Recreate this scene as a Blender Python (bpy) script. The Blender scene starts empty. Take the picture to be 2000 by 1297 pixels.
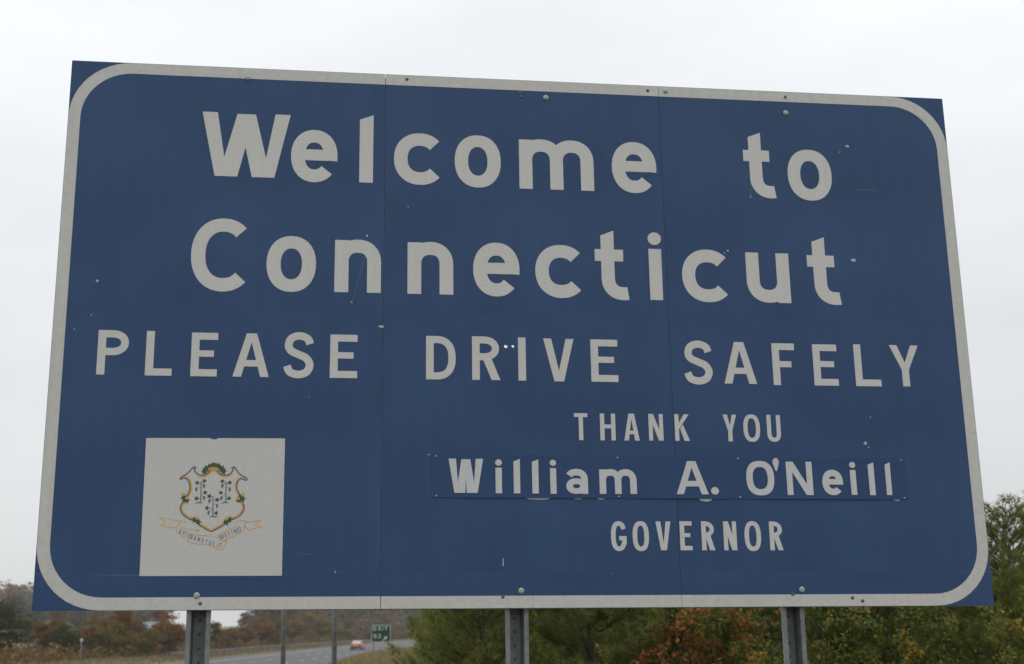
import bpy, math, random
import numpy as np
from mathutils import Vector, Matrix, Euler
from mathutils.geometry import tessellate_polygon
R = math.radians
scene = bpy.context.scene
C = scene.collection

# ------------------------------------------------------------------ camera
cam_d = bpy.data.cameras.new('camera')
cam = bpy.data.objects.new('camera', cam_d); C.objects.link(cam)
cam.matrix_world = Matrix.Translation((0, 0, 3.0)) @ Matrix.Rotation(R(101.985), 4, 'X') @ Matrix.Rotation(R(-0.445), 4, 'Z')
cam_d.sensor_width = 36; cam_d.lens = 49.086
cam_d.clip_start = 0.1; cam_d.clip_end = 12000
cam_d.dof.use_dof = True; cam_d.dof.focus_distance = 5.55; cam_d.dof.aperture_fstop = 5.6
scene.camera = cam

# ------------------------------------------------------------------ world: overcast sky
SUN_EL, SUN_AZ = 48, -35           # azimuth measured clockwise from +Y
w = bpy.data.worlds.new('World'); scene.world = w; w.use_nodes = True
nt = w.node_tree; nt.nodes.clear()
def wn(t, **k):
    n = nt.nodes.new(t)
    for a, b in k.items(): setattr(n, a, b)
    return n
out = wn('ShaderNodeOutputWorld'); bg = wn('ShaderNodeBackground')
sky = wn('ShaderNodeTexSky'); sky.sky_type = 'NISHITA'; sky.sun_disc = False
sky.sun_elevation = R(SUN_EL); sky.sun_rotation = R(SUN_AZ)
scl = wn('ShaderNodeVectorMath', operation='SCALE'); scl.inputs['Scale'].default_value = 0.10
nt.links.new(sky.outputs[0], scl.inputs[0])
tc = wn('ShaderNodeTexCoord'); sep = wn('ShaderNodeSeparateXYZ'); nt.links.new(tc.outputs['Generated'], sep.inputs[0])
up = wn('ShaderNodeMath', operation='MAXIMUM'); up.inputs[1].default_value = 0.0; nt.links.new(sep.outputs['Z'], up.inputs[0])
lum = wn('ShaderNodeMath', operation='MULTIPLY_ADD'); lum.inputs[1].default_value = 0.78; lum.inputs[2].default_value = 0.70
nt.links.new(up.outputs[0], lum.inputs[0])
# soft cloud sheet relief
cmap = wn('ShaderNodeMapping'); cmap.inputs['Scale'].default_value = (1.6, 1.6, 4.0); nt.links.new(tc.outputs['Generated'], cmap.inputs[0])
noi = wn('ShaderNodeTexNoise'); noi.inputs['Scale'].default_value = 1.7; noi.inputs['Detail'].default_value = 4; noi.inputs['Roughness'].default_value = 0.5
nt.links.new(cmap.outputs[0], noi.inputs['Vector'])
nr = wn('ShaderNodeMapRange'); nr.inputs[1].default_value = 0.3; nr.inputs[2].default_value = 0.7; nr.inputs[3].default_value = 0.90; nr.inputs[4].default_value = 1.07
nt.links.new(noi.outputs['Fac'], nr.inputs[0])
lum2 = wn('ShaderNodeMath', operation='MULTIPLY'); nt.links.new(lum.outputs[0], lum2.inputs[0]); nt.links.new(nr.outputs[0], lum2.inputs[1])
ccol = wn('ShaderNodeVectorMath', operation='SCALE'); ccol.inputs[0].default_value = (0.975, 1.0, 1.015)
nt.links.new(lum2.outputs[0], ccol.inputs['Scale'])
mix = wn('ShaderNodeMix'); mix.data_type = 'RGBA'; mix.inputs[0].default_value = 0.95
nt.links.new(scl.outputs[0], mix.inputs[6]); nt.links.new(ccol.outputs[0], mix.inputs[7])
nt.links.new(mix.outputs[2], bg.inputs[0]); bg.inputs[1].default_value = 1.0
nt.links.new(bg.outputs[0], out.inputs[0])

sl = bpy.data.lights.new('sun', 'SUN'); sl.energy = 0.6; sl.angle = R(35); sl.color = (1, 0.97, 0.92)
so = bpy.data.objects.new('sun', sl); C.objects.link(so)
sd = Vector((math.sin(R(SUN_AZ)) * math.cos(R(SUN_EL)), math.cos(R(SUN_AZ)) * math.cos(R(SUN_EL)), math.sin(R(SUN_EL))))
so.rotation_euler = sd.to_track_quat('Z', 'Y').to_euler(); so.location = (0, 0, 60)
vs = scene.view_settings; vs.view_transform = 'Standard'; vs.look = 'None'; vs.gamma = 1; vs.exposure = 0.0; vs.use_curve_mapping = False
scene.cycles.volume_bounces = 1

# ------------------------------------------------------------------ materials
MATS = {}
def mat(name, col, rough=0.6, metal=0.0, spec=0.5, var=0.0, vscale=8.0, col2=None, bump=0.0, bscale=60.0, detail=4, coat=0.0, obj_coords=True):
    if name in MATS: return MATS[name]
    m = bpy.data.materials.new(name); m.use_nodes = True; t = m.node_tree; b = t.nodes['Principled BSDF']
    b.inputs['Roughness'].default_value = rough; b.inputs['Metallic'].default_value = metal
    b.inputs['Specular IOR Level'].default_value = spec; b.inputs['Base Color'].default_value = (*col, 1)
    b.inputs['Coat Weight'].default_value = coat
    c = t.nodes.new('ShaderNodeTexCoord')
    if var or col2:
        n = t.nodes.new('ShaderNodeTexNoise'); n.inputs['Scale'].default_value = vscale; n.inputs['Detail'].default_value = detail
        t.links.new(c.outputs['Object' if obj_coords else 'Generated'], n.inputs['Vector'])
        r = t.nodes.new('ShaderNodeMapRange'); r.inputs[1].default_value = 0.33; r.inputs[2].default_value = 0.67
        t.links.new(n.outputs['Fac'], r.inputs[0])
        x = t.nodes.new('ShaderNodeMix'); x.data_type = 'RGBA'; t.links.new(r.outputs[0], x.inputs[0])
        a = col2 if col2 else tuple(v * (1 + var) for v in col)
        d = col if col2 else tuple(v * (1 - var) for v in col)
        x.inputs[6].default_value = (*d, 1); x.inputs[7].default_value = (*a, 1)
        t.links.new(x.outputs[2], b.inputs['Base Color'])
    if bump:
        n2 = t.nodes.new('ShaderNodeTexNoise'); n2.inputs['Scale'].default_value = bscale; n2.inputs['Detail'].default_value = 3
        t.links.new(c.outputs['Object'], n2.inputs['Vector'])
        bp = t.nodes.new('ShaderNodeBump'); bp.inputs['Strength'].default_value = bump; bp.inputs['Distance'].default_value = 0.01
        t.links.new(n2.outputs['Fac'], bp.inputs['Height']); t.links.new(bp.outputs[0], b.inputs['Normal'])
    MATS[name] = m
    return m
def foliage_mat(name, col, trans=0.35, rough=0.6):
    if name in MATS: return MATS[name]
    m = bpy.data.materials.new(name); m.use_nodes = True; t = m.node_tree; b = t.nodes['Principled BSDF']; o = t.nodes['Material Output']
    a = t.nodes.new('ShaderNodeAttribute'); a.attribute_name = 'tint'
    x = t.nodes.new('ShaderNodeMix'); x.data_type = 'RGBA'; x.blend_type = 'MULTIPLY'; x.inputs[0].default_value = 1
    x.inputs[6].default_value = (*col, 1); t.links.new(a.outputs['Color'], x.inputs[7])
    b.inputs['Roughness'].default_value = rough; b.inputs['Specular IOR Level'].default_value = 0.10
    t.links.new(x.outputs[2], b.inputs['Base Color'])
    tr = t.nodes.new('ShaderNodeBsdfTranslucent'); t.links.new(x.outputs[2], tr.inputs[0])
    ms = t.nodes.new('ShaderNodeMixShader'); ms.inputs[0].default_value = trans
    t.links.new(b.outputs[0], ms.inputs[1]); t.links.new(tr.outputs[0], ms.inputs[2]); t.links.new(ms.outputs[0], o.inputs[0])
    MATS[name] = m
    return m

M_BLUE = mat('blue_sheeting', (0.025, 0.061, 0.152), 0.46, spec=0.26, col2=(0.031, 0.071, 0.170), vscale=2.2, bump=0.03, bscale=900, detail=7)
def weather(m, amt=0.09, fine=0.07):
    t = m.node_tree; bs = t.nodes['Principled BSDF']; src = bs.inputs['Base Color'].links[0].from_socket
    c = t.nodes.new('ShaderNodeTexCoord'); prev = src
    for sc, am, det in (((34, 1.1, 1), amt, 5), ((230, 230, 230), fine, 2), ((1.3, 2.1, 1), amt, 3)):
        mp = t.nodes.new('ShaderNodeMapping'); mp.inputs['Scale'].default_value = sc; t.links.new(c.outputs['Object'], mp.inputs[0])
        n = t.nodes.new('ShaderNodeTexNoise'); n.inputs['Scale'].default_value = 1; n.inputs['Detail'].default_value = det; t.links.new(mp.outputs[0], n.inputs['Vector'])
        r = t.nodes.new('ShaderNodeMapRange'); r.inputs[1].default_value = .3; r.inputs[2].default_value = .7; r.inputs[3].default_value = 1-am; r.inputs[4].default_value = 1+am; t.links.new(n.outputs['Fac'], r.inputs[0])
        x = t.nodes.new('ShaderNodeVectorMath'); x.operation = 'SCALE'; t.links.new(prev, x.inputs[0]); t.links.new(r.outputs[0], x.inputs['Scale']); prev = x.outputs[0]
    t.links.new(prev, bs.inputs['Base Color'])
weather(M_BLUE, 0.055, 0.09)
M_PLATE = mat('newer_blue_sheeting', (0.0215, 0.058, 0.150), 0.42, spec=0.26, var=0.05, vscale=3, bump=0.03, bscale=900)
M_WHITE = mat('silver_white_sheeting', (0.555, 0.55, 0.54), 0.55, spec=0.25, col2=(0.60, 0.595, 0.583), vscale=110, bump=0.05, bscale=900, detail=6)
M_BORD = mat('weathered_white_border', (0.525, 0.518, 0.50), 0.55, spec=0.25, col2=(0.58, 0.572, 0.555), vscale=40, bump=0.05, bscale=900, detail=8)
M_NAMEW = mat('bright_white_lettering', (0.56, 0.56, 0.58), 0.5, spec=0.3, var=0.03, vscale=60)
weather(M_WHITE, 0.02, 0.05); weather(M_BORD, 0.03, 0.05); weather(M_NAMEW, 0.015, 0.04)
M_ALU = mat('bare_aluminium', (0.42, 0.44, 0.45), 0.5, metal=0.4, var=0.1, vscale=30)
M_GALV = mat('galvanised_steel', (0.135, 0.155, 0.158), 0.55, metal=0.25, col2=(0.225, 0.242, 0.245), vscale=22, bump=0.05, bscale=120, detail=6)
M_DARK = mat('hole_shade_color', (0.06, 0.068, 0.066), 0.9, spec=0.1)
M_BOLT = mat('weathered_zinc', (0.36, 0.42, 0.36), 0.45, metal=0.5, var=0.2, vscale=200)
M_BOLTD = mat('dull_dark_screw', (0.10, 0.12, 0.10), 0.5, metal=0.5, var=0.2, vscale=200)
M_CHIP = mat('exposed_metal_chip', (0.42, 0.46, 0.48), 0.6, var=0.1, vscale=300)
M_SCR = mat('faint_scratch', (0.075, 0.13, 0.225), 0.6)

# ------------------------------------------------------------------ helpers
def put(name, me, parent=None, material=None, loc=None, **props):
    o = bpy.data.objects.new(name, me); C.objects.link(o)
    if me is not None and material is not None and not me.materials: me.materials.append(material)
    if parent: o.parent = parent
    if loc is not None: o.location = loc
    for k, v in props.items(): o[k] = v
    return o
def empty(name, loc=(0, 0, 0), rz=0, label=None, category=None, group=None):
    o = bpy.data.objects.new(name, None); C.objects.link(o); o.location = loc; o.rotation_euler = (0, 0, rz)
    o.empty_display_size = 0.2
    if label: o['label'] = label
    if category: o['category'] = category
    if group: o['group'] = group
    return o
class MB:
    def __init__(s): s.v = []; s.f = []; s.m = []
    def add(s, vs, fs, mi=0):
        k = len(s.v); s.v += [tuple(p) for p in vs]; s.f += [tuple(i + k for i in f) for f in fs]; s.m += [mi] * len(fs)
    def box(s, x0, x1, y0, y1, z0, z1, mi=0):
        s.add([(x0,y0,z0),(x1,y0,z0),(x1,y1,z0),(x0,y1,z0),(x0,y0,z1),(x1,y0,z1),(x1,y1,z1),(x0,y1,z1)],
              [(0,3,2,1),(4,5,6,7),(0,1,5,4),(1,2,6,5),(2,3,7,6),(3,0,4,7)], mi)
    def prism(s, poly, z0, z1, holes=(), mi=0):
        """flat 2-D outline in x,y (with holes) extruded along z"""
        loops = [list(poly)] + [list(h) for h in holes]
        flat = [p for l in loops for p in l]; n = len(flat)
        tri = tessellate_polygon([[Vector((p[0], p[1], 0)) for p in l] for l in loops])
        vs = [(p[0], p[1], z1) for p in flat] + [(p[0], p[1], z0) for p in flat]
        fs = []
        for a, b, c in tri:
            A, B, D = flat[a], flat[b], flat[c]
            ar = (B[0]-A[0])*(D[1]-A[1]) - (B[1]-A[1])*(D[0]-A[0])
            if abs(ar) < 1e-14: continue
            if ar < 0: b, c = c, b
            fs += [(a, b, c), (n+a, n+c, n+b)]
        k = 0
        for li, l in enumerate(loops):
            L = len(l); sa = sum(l[i][0]*l[(i+1) % L][1] - l[(i+1) % L][0]*l[i][1] for i in range(L))
            ccw = (sa > 0) == (li == 0)
            for i in range(L):
                a, b = k+i, k+(i+1) % L
                fs.append((a, n+a, n+b, b) if ccw else (a, b, n+b, n+a))
            k += L
        s.add(vs, fs, mi)
    def ribbon(s, path, d0, d1, z0, z1, closed=False, mi=0):
        """band between two offsets of a 2-D path, extruded along z"""
        n = len(path); L = []
        for i in range(n):
            p = path[i]
            a = path[(i-1) % n] if closed or i > 0 else p
            b = path[(i+1) % n] if closed or i < n-1 else p
            tx, ty = b[0]-a[0], b[1]-a[1]; q = math.hypot(tx, ty) or 1
            nx, ny = ty/q, -tx/q                          # right-hand side of the path
            L.append(((p[0]+nx*d0, p[1]+ny*d0), (p[0]+nx*d1, p[1]+ny*d1)))
        vs = []
        for l, r in L: vs += [(*l, z1), (*r, z1), (*l, z0), (*r, z0)]
        fs = []
        for i in range(n if closed else n-1):
            a, b = 4*i, 4*((i+1) % n)
            fs += [(a, a+1, b+1, b), (a+2, b+2, b+3, a+3), (a, b, b+2, a+2), (a+1, a+3, b+3, b+1)]
        if not closed:
            e = 4*(n-1); fs += [(0, 2, 3, 1), (e, e+1, e+3, e+2)]
        s.add(vs, fs, mi)
    def tube(s, pts, radii, n=6, mi=0, cap=True):
        rings = []
        for i, p in enumerate(pts):
            p = Vector(p); t = (Vector(pts[min(i+1, len(pts)-1)]) - Vector(pts[max(i-1, 0)])).normalized()
            u = t.orthogonal().normalized() if abs(t.z) < 0.99 else Vector((1, 0, 0)); u = (u - t*u.dot(t)).normalized(); v = t.cross(u)
            rings.append([p + (u*math.cos(2*math.pi*k/n) + v*math.sin(2*math.pi*k/n))*radii[i] for k in range(n)])
        fs = []
        for i in range(len(pts)-1):
            for k in range(n): fs.append((i*n+k, i*n+(k+1) % n, (i+1)*n+(k+1) % n, (i+1)*n+k))
        if cap:
            fs.append(tuple(range(n-1, -1, -1))); e = (len(pts)-1)*n; fs.append(tuple(range(e, e+n)))
        s.add([q for r in rings for q in r], fs, mi)
    def mesh(s, name, mats=(), smooth=False, shift=(0, 0, 0)):
        me = bpy.data.meshes.new(name)
        me.from_pydata([(x-shift[0], y-shift[1], z-shift[2]) for x, y, z in s.v], [], s.f)
        for m in mats: me.materials.append(m)
        if len(mats) > 1: me.polygons.foreach_set('material_index', s.m)
        if smooth: me.polygons.foreach_set('use_smooth', [True]*len(s.f))
        me.update(); return me

def catmull(P, k=6, closed=False):
    n = len(P); out_ = []
    for i in range(n if closed else n-1):
        g = (lambda j: P[j % n]) if closed else (lambda j: P[max(0, min(n-1, j))])
        p0, p1, p2, p3 = g(i-1), g(i), g(i+1), g(i+2)
        for j in range(k):
            t = j/k
            out_.append(tuple(0.5*(2*p1[a] + (p2[a]-p0[a])*t + (2*p0[a]-5*p1[a]+4*p2[a]-p3[a])*t*t + (3*p1[a]-p0[a]-3*p2[a]+p3[a])*t**3) for a in (0, 1)))
    if not closed: out_.append(tuple(P[-1]))
    return out_

# ------------------------------------------------------------------ lettering (road-sign gothic, drawn as cut sheeting)
def arc(cx, cy, a, b, t0, t1, n=26, e=2.15):
    P = []
    for i in range(n+1):
        t = R(t0 + (t1-t0)*i/n); c, s_ = math.cos(t), math.sin(t)
        P.append((cx + a*math.copysign(abs(c)**(2/e), c), cy + b*math.copysign(abs(s_)**(2/e), s_)))
    return P
def glyph(mb, ch, u0, u1, v0, v1, s, z0, z1, e=2.2):
    W, H = u1-u0, v1-v0; h = s/2; step = [0]
    def zt():
        step[0] += 1; return z1 + 0.00012*step[0]
    def poly(pts): mb.prism([(u0+x, v0+y) for x, y in pts], z0, zt())
    def rib(path, hw=None): mb.ribbon([(u0+x, v0+y) for x, y in path], -(hw or h), (hw or h), z0, zt())
    def ring(cx, cy, a, b, e2=e, sy=1.0):
        mb.prism([(u0+x, v0+y) for x, y in arc(cx, cy, a, b, 0, 351, 39, e2)], z0, zt(),
                 holes=[[(u0+x, v0+y) for x, y in arc(cx, cy, a-s, b-s*sy, 0, 351, 39, e2)]])
    rect = lambda x0, y0, x1, y1: poly([(x0, y0), (x1, y0), (x1, y1), (x0, y1)])
    if ch in 'oO': ring(W/2, H/2, W/2, H/2, e if ch == 'o' else e+0.25, 0.94)
    elif ch in 'cC':
        a = W/1.79; b = H/2; ends = (43, 318) if ch == 'c' else (47, 314)
        rib(arc(a, b, a-h, b-h, *ends, 34, e))
    elif ch == 'e':
        a, b = W/2, H/2
        rib(arc(a, b, a-h, b-h, -10.7, 318, 40, e)); rect(h*1.2, H*0.415, W-s*0.7, H*0.415+s*0.86)
    elif ch == 'l': poly([(0, 0), (W, 0), (W, H), (0, H*0.925)])
    elif ch == 'I': rect(0, 0, W, H)
    elif ch == 'i':
        d = W/2; poly(arc(d, H-d*0.97, d, d*0.97, 0, 342, 19, 2)); rect(W*0.03, 0, W*0.97, H*0.752)
    elif ch in 'nm':
        rect(0, 0, s, H*0.985)
        k = 1 if ch == 'n' else 2; pw = (W-s)/k
        for q in range(k):
            x0 = h + pw*q; rx = pw/2; ry = min(rx*1.05, H*0.5)
            P = [(x0+pw, 0)] + arc(x0+rx, H-h-ry, rx, ry, 0, 165, 22, 2.25)
            rib(P)
    elif ch == 'u':
        rect(W-s, 0, W, H); rx = (W-s)/2; ry = rx*1.05
        rib([(h, H)] + arc(h+rx, h+ry, rx, ry, 180, 345, 22, 2.25))
    elif ch == 't':
        xs = W*0.19
        poly([(xs, H*0.34), (xs+s, H*0.34), (xs+s, H), (xs, H*0.925)])
        rect(0, H*0.555, W*0.87, H*0.555+s*0.92)
        a = W*0.47; rib([(xs+h, H*0.36)] + arc(xs+h+a, H*0.315, a, H*0.315-h, 180, 283, 16, 2.3))
    elif ch == 'a':
        rx = (W-s)/2
        rib([(W-h, 0)] + arc(W*0.47, H-h-rx*0.95, W-h-W*0.47, rx*0.95, 0, 150, 18, 2.2))
        ring(W*0.47, H*0.31, W*0.47, H*0.31, 2.2, 0.86)
    elif ch in 'W':
        g = s*1.08; q = W/2
        poly([(W*0.165, 0), (W*0.165+g*1.5, 0), (W*0.5, H*0.46), (W*0.835-g*1.5, 0), (W*0.835, 0), (W, H), (W-g*1.02, H), (W*0.735, H*0.30), (W*0.5+g*0.62, H*0.985), (W*0.5-g*0.62, H*0.985), (W*0.265, H*0.30), (g*1.02, H), (0, H)])
    elif ch == 'A':
        g = s*1.06; m = W/2; k = 0.25
        poly([(0, 0), (g, 0), (g + (m-g)*0.30, H*k), (W-g-(m-g)*0.30, H*k), (W-g, 0), (W, 0), (m+g*0.62, H), (m-g*0.62, H)])
    elif ch == 'V':
        g = s*1.06; m = W/2
        poly([(m-g*0.6, 0), (m+g*0.6, 0), (W, H), (W-g, H), (m, H*0.24), (g, H), (0, H)])
    elif ch == 'E':
        rect(0, 0, s, H); rect(s*0.6, 0, W, s*0.93); rect(s*0.6, H-s*0.93, W, H); rect(s*0.6, H*0.52-s*0.42, W*0.86, H*0.52+s*0.42)
    elif ch == 'F':
        rect(0, 0, s, H); rect(s*0.6, H-s*0.93, W, H); rect(s*0.6, H*0.5-s*0.42, W*0.84, H*0.5+s*0.42)
    elif ch == 'L': rect(0, 0, s, H); rect(s*0.6, 0, W, s*0.93)
    elif ch == 'T': rect(W/2-h, 0, W/2+h, H); rect(0, H-s*0.9, W, H)
    elif ch == 'H': rect(0, 0, s, H); rect(W-s, 0, W, H); rect(s*0.6, H*0.52-s*0.45, W-s*0.6, H*0.52+s*0.45)
    elif ch == 'N':
        rect(0, 0, s*0.93, H); rect(W-s*0.93, 0, W, H); poly([(W-s*1.1, 0), (W, 0), (s*1.1, H), (0, H)])
    elif ch == 'K':
        rect(0, 0, s, H); poly([(s*0.5, H*0.33), (s*0.5, H*0.33+s*1.3), (W-s*1.2, H), (W, H)]); poly([(W-s*1.25, 0), (W+s*0.02, 0), (W*0.56, H*0.62), (W*0.36, H*0.45)])
    elif ch == 'Y':
        m = W/2; g = s*1.08
        rect(m-h, 0, m+h, H*0.42); poly([(m-h, H*0.40), (m+h, H*0.40), (W, H), (W-g, H), (m, H*0.575), (g, H), (0, H)])
    elif ch == 'S':
        P = [(0.97, .79), (.86, .93), (.52, 1), (.17, .93), (.05, .755), (.16, .61), (.47, .52), (.82, .42), (.97, .25), (.84, .07), (.50, 0), (.13, .06), (.0, .22)]
        rib(catmull([(h + x*(W-s), h + y*(H-s)) for x, y in P], 7))
    elif ch == 'G':
        a, b = W/2, H/2
        rib(arc(a, b, a-h, b-h, 28, 330, 34, e+0.3)); rect(W-s, H*0.22, W, H*0.50); rect(W*0.52, H*0.50-s*0.9, W, H*0.50)
    elif ch == 'U':
        rx = (W-s)/2; rib([(h, H)] + arc(W/2, h+rx*1.25, rx, rx*1.25, 180, 360, 24, 2.3) + [(W-h, H)])
    elif ch == 'D':
        rect(0, 0, s, H); rx = W*0.52
        rib([(s*0.5, H-h*0.95)] + [(x, y) for x, y in arc(W-h-rx, H/2, rx, H/2-h*0.95, 90, -90, 28, 2.4)] + [(s*0.5, h*0.95)], h*0.95)
    elif ch in 'PR':
        rect(0, 0, s, H); bh = 0.565 if ch == 'P' else 0.55; yb = H*(1-bh); rr = (H-yb)/2
        rib([(s*0.5, H-h*0.95)] + arc(W-h-rr*0.95+ (0 if ch == 'P' else -W*0.03), H-rr, rr*0.95, rr-h*0.95, 90, -90, 22, 2.15) + [(s*0.5, yb+h*0.95)], h*0.95)
        if ch == 'R': poly([(W-s*1.15, 0), (W, 0), (W*0.66, yb+s*0.5), (W*0.66-s*1.15, yb+s*0.5)])
    elif ch == 'X':
        poly([(0, 0), (s*1.15, 0), (W, H), (W-s*1.15, H)]); poly([(W-s*1.15, 0), (W, 0), (s*1.15, H), (0, H)])
    elif ch == 'Q': ring(W/2, H/2, W/2, H/2, e, 0.94); poly([(W*.55, H*.25), (W*.72, H*.32), (W*1.02, -H*.03), (W*.82, -H*.05)])
    elif ch == '9':
        ring(W/2, H*0.69, W/2, H*0.31, 2.2, 0.9); rib([(W-h, H*0.69)] + arc(W/2-h*0.2, H*0.34, W/2-h, H*0.34-h, 0, -128, 16, 2.3))
    elif ch == '3':
        P = [(.02, .82), (.2, .96), (.5, 1), (.85, .93), (.93, .75), (.8, .58), (.45, .53)]; Q = [(.45, .53), (.85, .47), (1, .27), (.86, .06), (.5, 0), (.15, .05), (0, .2)]
        for A_ in (P, Q): rib(catmull([(h + x*(W-s), h + y*(H-s)) for x, y in A_], 6))
    elif ch == '.': poly(arc(W/2, H/2, W/2, H/2, 0, 345, 23, 2))
    elif ch == "'": poly([(W*.45, 0), (W*.62, 0), (W, H*.62), (W*.98, H*.82), (W*.72, H), (W*.38, H), (W*.08, H*.85), (0, H*.62)])
def glyph_A(mb, u0, u1, v0, v1, s, z0, z1):
    W, H = u1-u0, v1-v0; g = s*1.08; m = W/2; yb, yt = H*0.235, H*0.235+s*0.85
    xl = lambda y: (m-g*0.60)*y/H                      # outer left edge
    cut = lambda y: g + (m-g)*y/(H*0.80)               # inner edge of left leg
    outer = [(0, 0), (g, 0), (cut(yb), yb), (W-cut(yb), yb), (W-g, 0), (W, 0), (m+g*0.60, H), (m-g*0.60, H)]
    hole = [(cut(yt), yt), (W-cut(yt), yt), (m, H*0.80)]
    mb.prism([(u0+x, v0+y) for x, y in outer], z0, z1, holes=[[(u0+x, v0+y) for x, y in hole]])
def letter(ch, u0, u1, v0, v1, s, z0, z1, material, parent, name='letter', shift=(0, 0, 0), e=2.2):
    mb = MB()
    if ch == 'A': glyph_A(mb, u0, u1, v0, v1, s, z0, z1)
    else: glyph(mb, ch, u0, u1, v0, v1, s, z0, z1, e)
    c = ((u0+u1)/2, (v0+v1)/2, z0)
    me = mb.mesh('letter', (material,), shift=c)
    return put(name, me, parent, loc=(c[0]-shift[0], c[1]-shift[1], c[2]-shift[2]))

# ------------------------------------------------------------------ terrain, road
rng = np.random.default_rng(11)
def road_x(y): return -23.3 + 0.00017*np.maximum(np.asarray(y, float)-200, 0)**2
def sstep(a, b, x):
    t = np.clip((np.asarray(x, float)-a)/(b-a), 0, 1); return t*t*(3-2*t)
def bump2(x, y, cx, cy, rx, ry): return np.exp(-((x-cx)/rx)**2 - ((y-cy)/ry)**2)
def ground_z(x, y):
    x = np.asarray(x, float); y = np.asarray(y, float); rx_ = road_x(y); d = x - rx_
    right = 1.35*sstep(9.6, 16.8, d)
    right = right + 0.30*bump2(x, y, -9.6, 96, 2.0, 16)
    left = 0.25*sstep(-10, -14, d) + 0.8*sstep(-18, -45, d)
    hills = 13*sstep(-60, -170, d)*sstep(300, 640, y)*sstep(-0.225, -0.30, x/np.maximum(y, 1))
    hills = hills + 20*sstep(440, 720, y)*sstep(-0.175, -0.10, x/np.maximum(y, 1)) + 7*sstep(30, 220, x)
    far = 6*sstep(700, 1500, np.hypot(x, y))
    wob = 0.10*np.sin(x*0.21+1.3)*np.sin(y*0.13)*sstep(11, 14, np.abs(d)) + 0.04*np.sin(x*0.9)*np.cos(y*0.7+x*.3)*sstep(11, 14, np.abs(d))*sstep(2.5, 6, np.hypot(x, y-4))
    return right + left + hills*1.0 + far*sstep(20, 120, np.abs(d)) + wob
def axis_vals(dense0, dense1, step, lim, grow):
    a = list(np.arange(dense0, dense1+1e-6, step)); s_ = step
    while a[-1] < lim: s_ *= grow; a.append(a[-1]+s_)
    b = []; s_ = step; q = dense0
    while q > -lim: s_ *= grow; q -= s_; b.append(q)
    return np.array(b[::-1] + a)
gx = axis_vals(-48, 12, 1.0, 4000, 1.13); gy = axis_vals(-6, 300, 2.0, 4200, 1.12)
X, Y = np.meshgrid(gx, gy); Z = ground_z(X, Y) - 0.03*(np.abs(X-road_x(Y)) < 9.3)
nx_, ny_ = len(gx), len(gy)
idx = np.arange(nx_*ny_).reshape(ny_, nx_)
faces = np.stack([idx[:-1, :-1], idx[:-1, 1:], idx[1:, 1:], idx[1:, :-1]], -1).reshape(-1, 4)
me = bpy.data.meshes.new('ground'); me.from_pydata(np.stack([X, Y, Z], -1).reshape(-1, 3).tolist(), [], faces.tolist())
me.polygons.foreach_set('use_smooth', [True]*len(faces))
M_GRD = mat('dry_grass_ground', (0.12, 0.105, 0.06), 0.95, spec=0.1, col2=(0.20, 0.172, 0.105), vscale=0.9, bump=0.6, bscale=6, detail=9)
put('ground', me, None, M_GRD, kind='structure')
ys = np.concatenate([np.arange(-200, 200, 10), np.arange(200, 620, 6)])
def strip(name, o0, o1, z, material, y0=None, y1=None, **p):
    yy = ys if y0 is None else np.linspace(y0, y1, 3)
    v = []; f = []
    for y in yy:
        c = float(road_x(y)); v += [(c+o0, y, z), (c+o1, y, z)]
    for i in range(len(yy)-1): f.append((2*i, 2*i+1, 2*i+3, 2*i+2))
    m_ = bpy.data.meshes.new(name); m_.from_pydata(v, [], f)
    return put(name, m_, p.pop('parent', None), material, **p)
M_ASPH = mat('worn_asphalt', (0.10, 0.10, 0.108), 0.9, spec=0.12, col2=(0.13, 0.13, 0.138), vscale=0.6, bump=0.2, bscale=20, detail=8)
M_PAINT = mat('road_paint', (0.45, 0.45, 0.44), 0.7, var=0.12, vscale=3)
road = strip('highway', -9.4, 9.2, 0.012, M_ASPH, kind='structure')
strip('edge_line', 6.55, 6.80, 0.018, M_PAINT, parent=road)
strip('edge_line', -6.75, -6.50, 0.018, M_PAINT, parent=road)
for off, ph in ((-2.2, 128.0), (2.15, 131.0)):
    for k in range(-4, 26):
        y0 = ph + 9.6*k
        strip('lane_dash', off-0.11, off+0.11, 0.018, M_PAINT, y0, y0+3.2, parent=road)

# ------------------------------------------------------------------ the welcome sign
SIGN_ROT = Matrix(((0.991009, -0.007270, 0.133596), (0.133793, 0.054110, -0.989531), (-0.000035, 0.998509, 0.054596)))
SIGN_CEN = Vector((0.0704, 5.4222, 4.1548))
UB, VB = -0.066, -2.809
sign = empty('welcome_sign', label='large blue roadside sign reading Welcome to Connecticut, on three steel posts', category='sign')
sign.matrix_world = Matrix.Translation(SIGN_CEN + SIGN_ROT @ Vector((UB, VB, 0))) @ SIGN_ROT.to_4x4()
SB = (UB, VB, 0)                                          # sign coordinates: centre of the face is 0,0; metres
def sput(name, mb, mats, parent=sign, base=SB, smooth=False, at=None, **p):
    if at is None:
        a = np.array(mb.v); at = tuple((a.min(0)+a.max(0))/2)
    at = tuple(float(q) for q in at)
    return put(name, mb.mesh(name, mats, smooth, at), parent, loc=(at[0]-base[0], at[1]-base[1], at[2]-base[2]), **p), at
HW, HH = 1.83, 1.083
SEAM = (-0.580, 0.568)
edges = [(-HW, SEAM[0]-0.0012), (SEAM[0]+0.0012, SEAM[1]-0.0008), (SEAM[1]+0.0008, HW)]
ROWS = [(-HH, -0.9505), (-0.950, 0.0695), (0.0701, HH)]
BUL = [(-0.096, -0.064, 0.0075), (-0.068, -0.063, 0.0065)]
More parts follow.
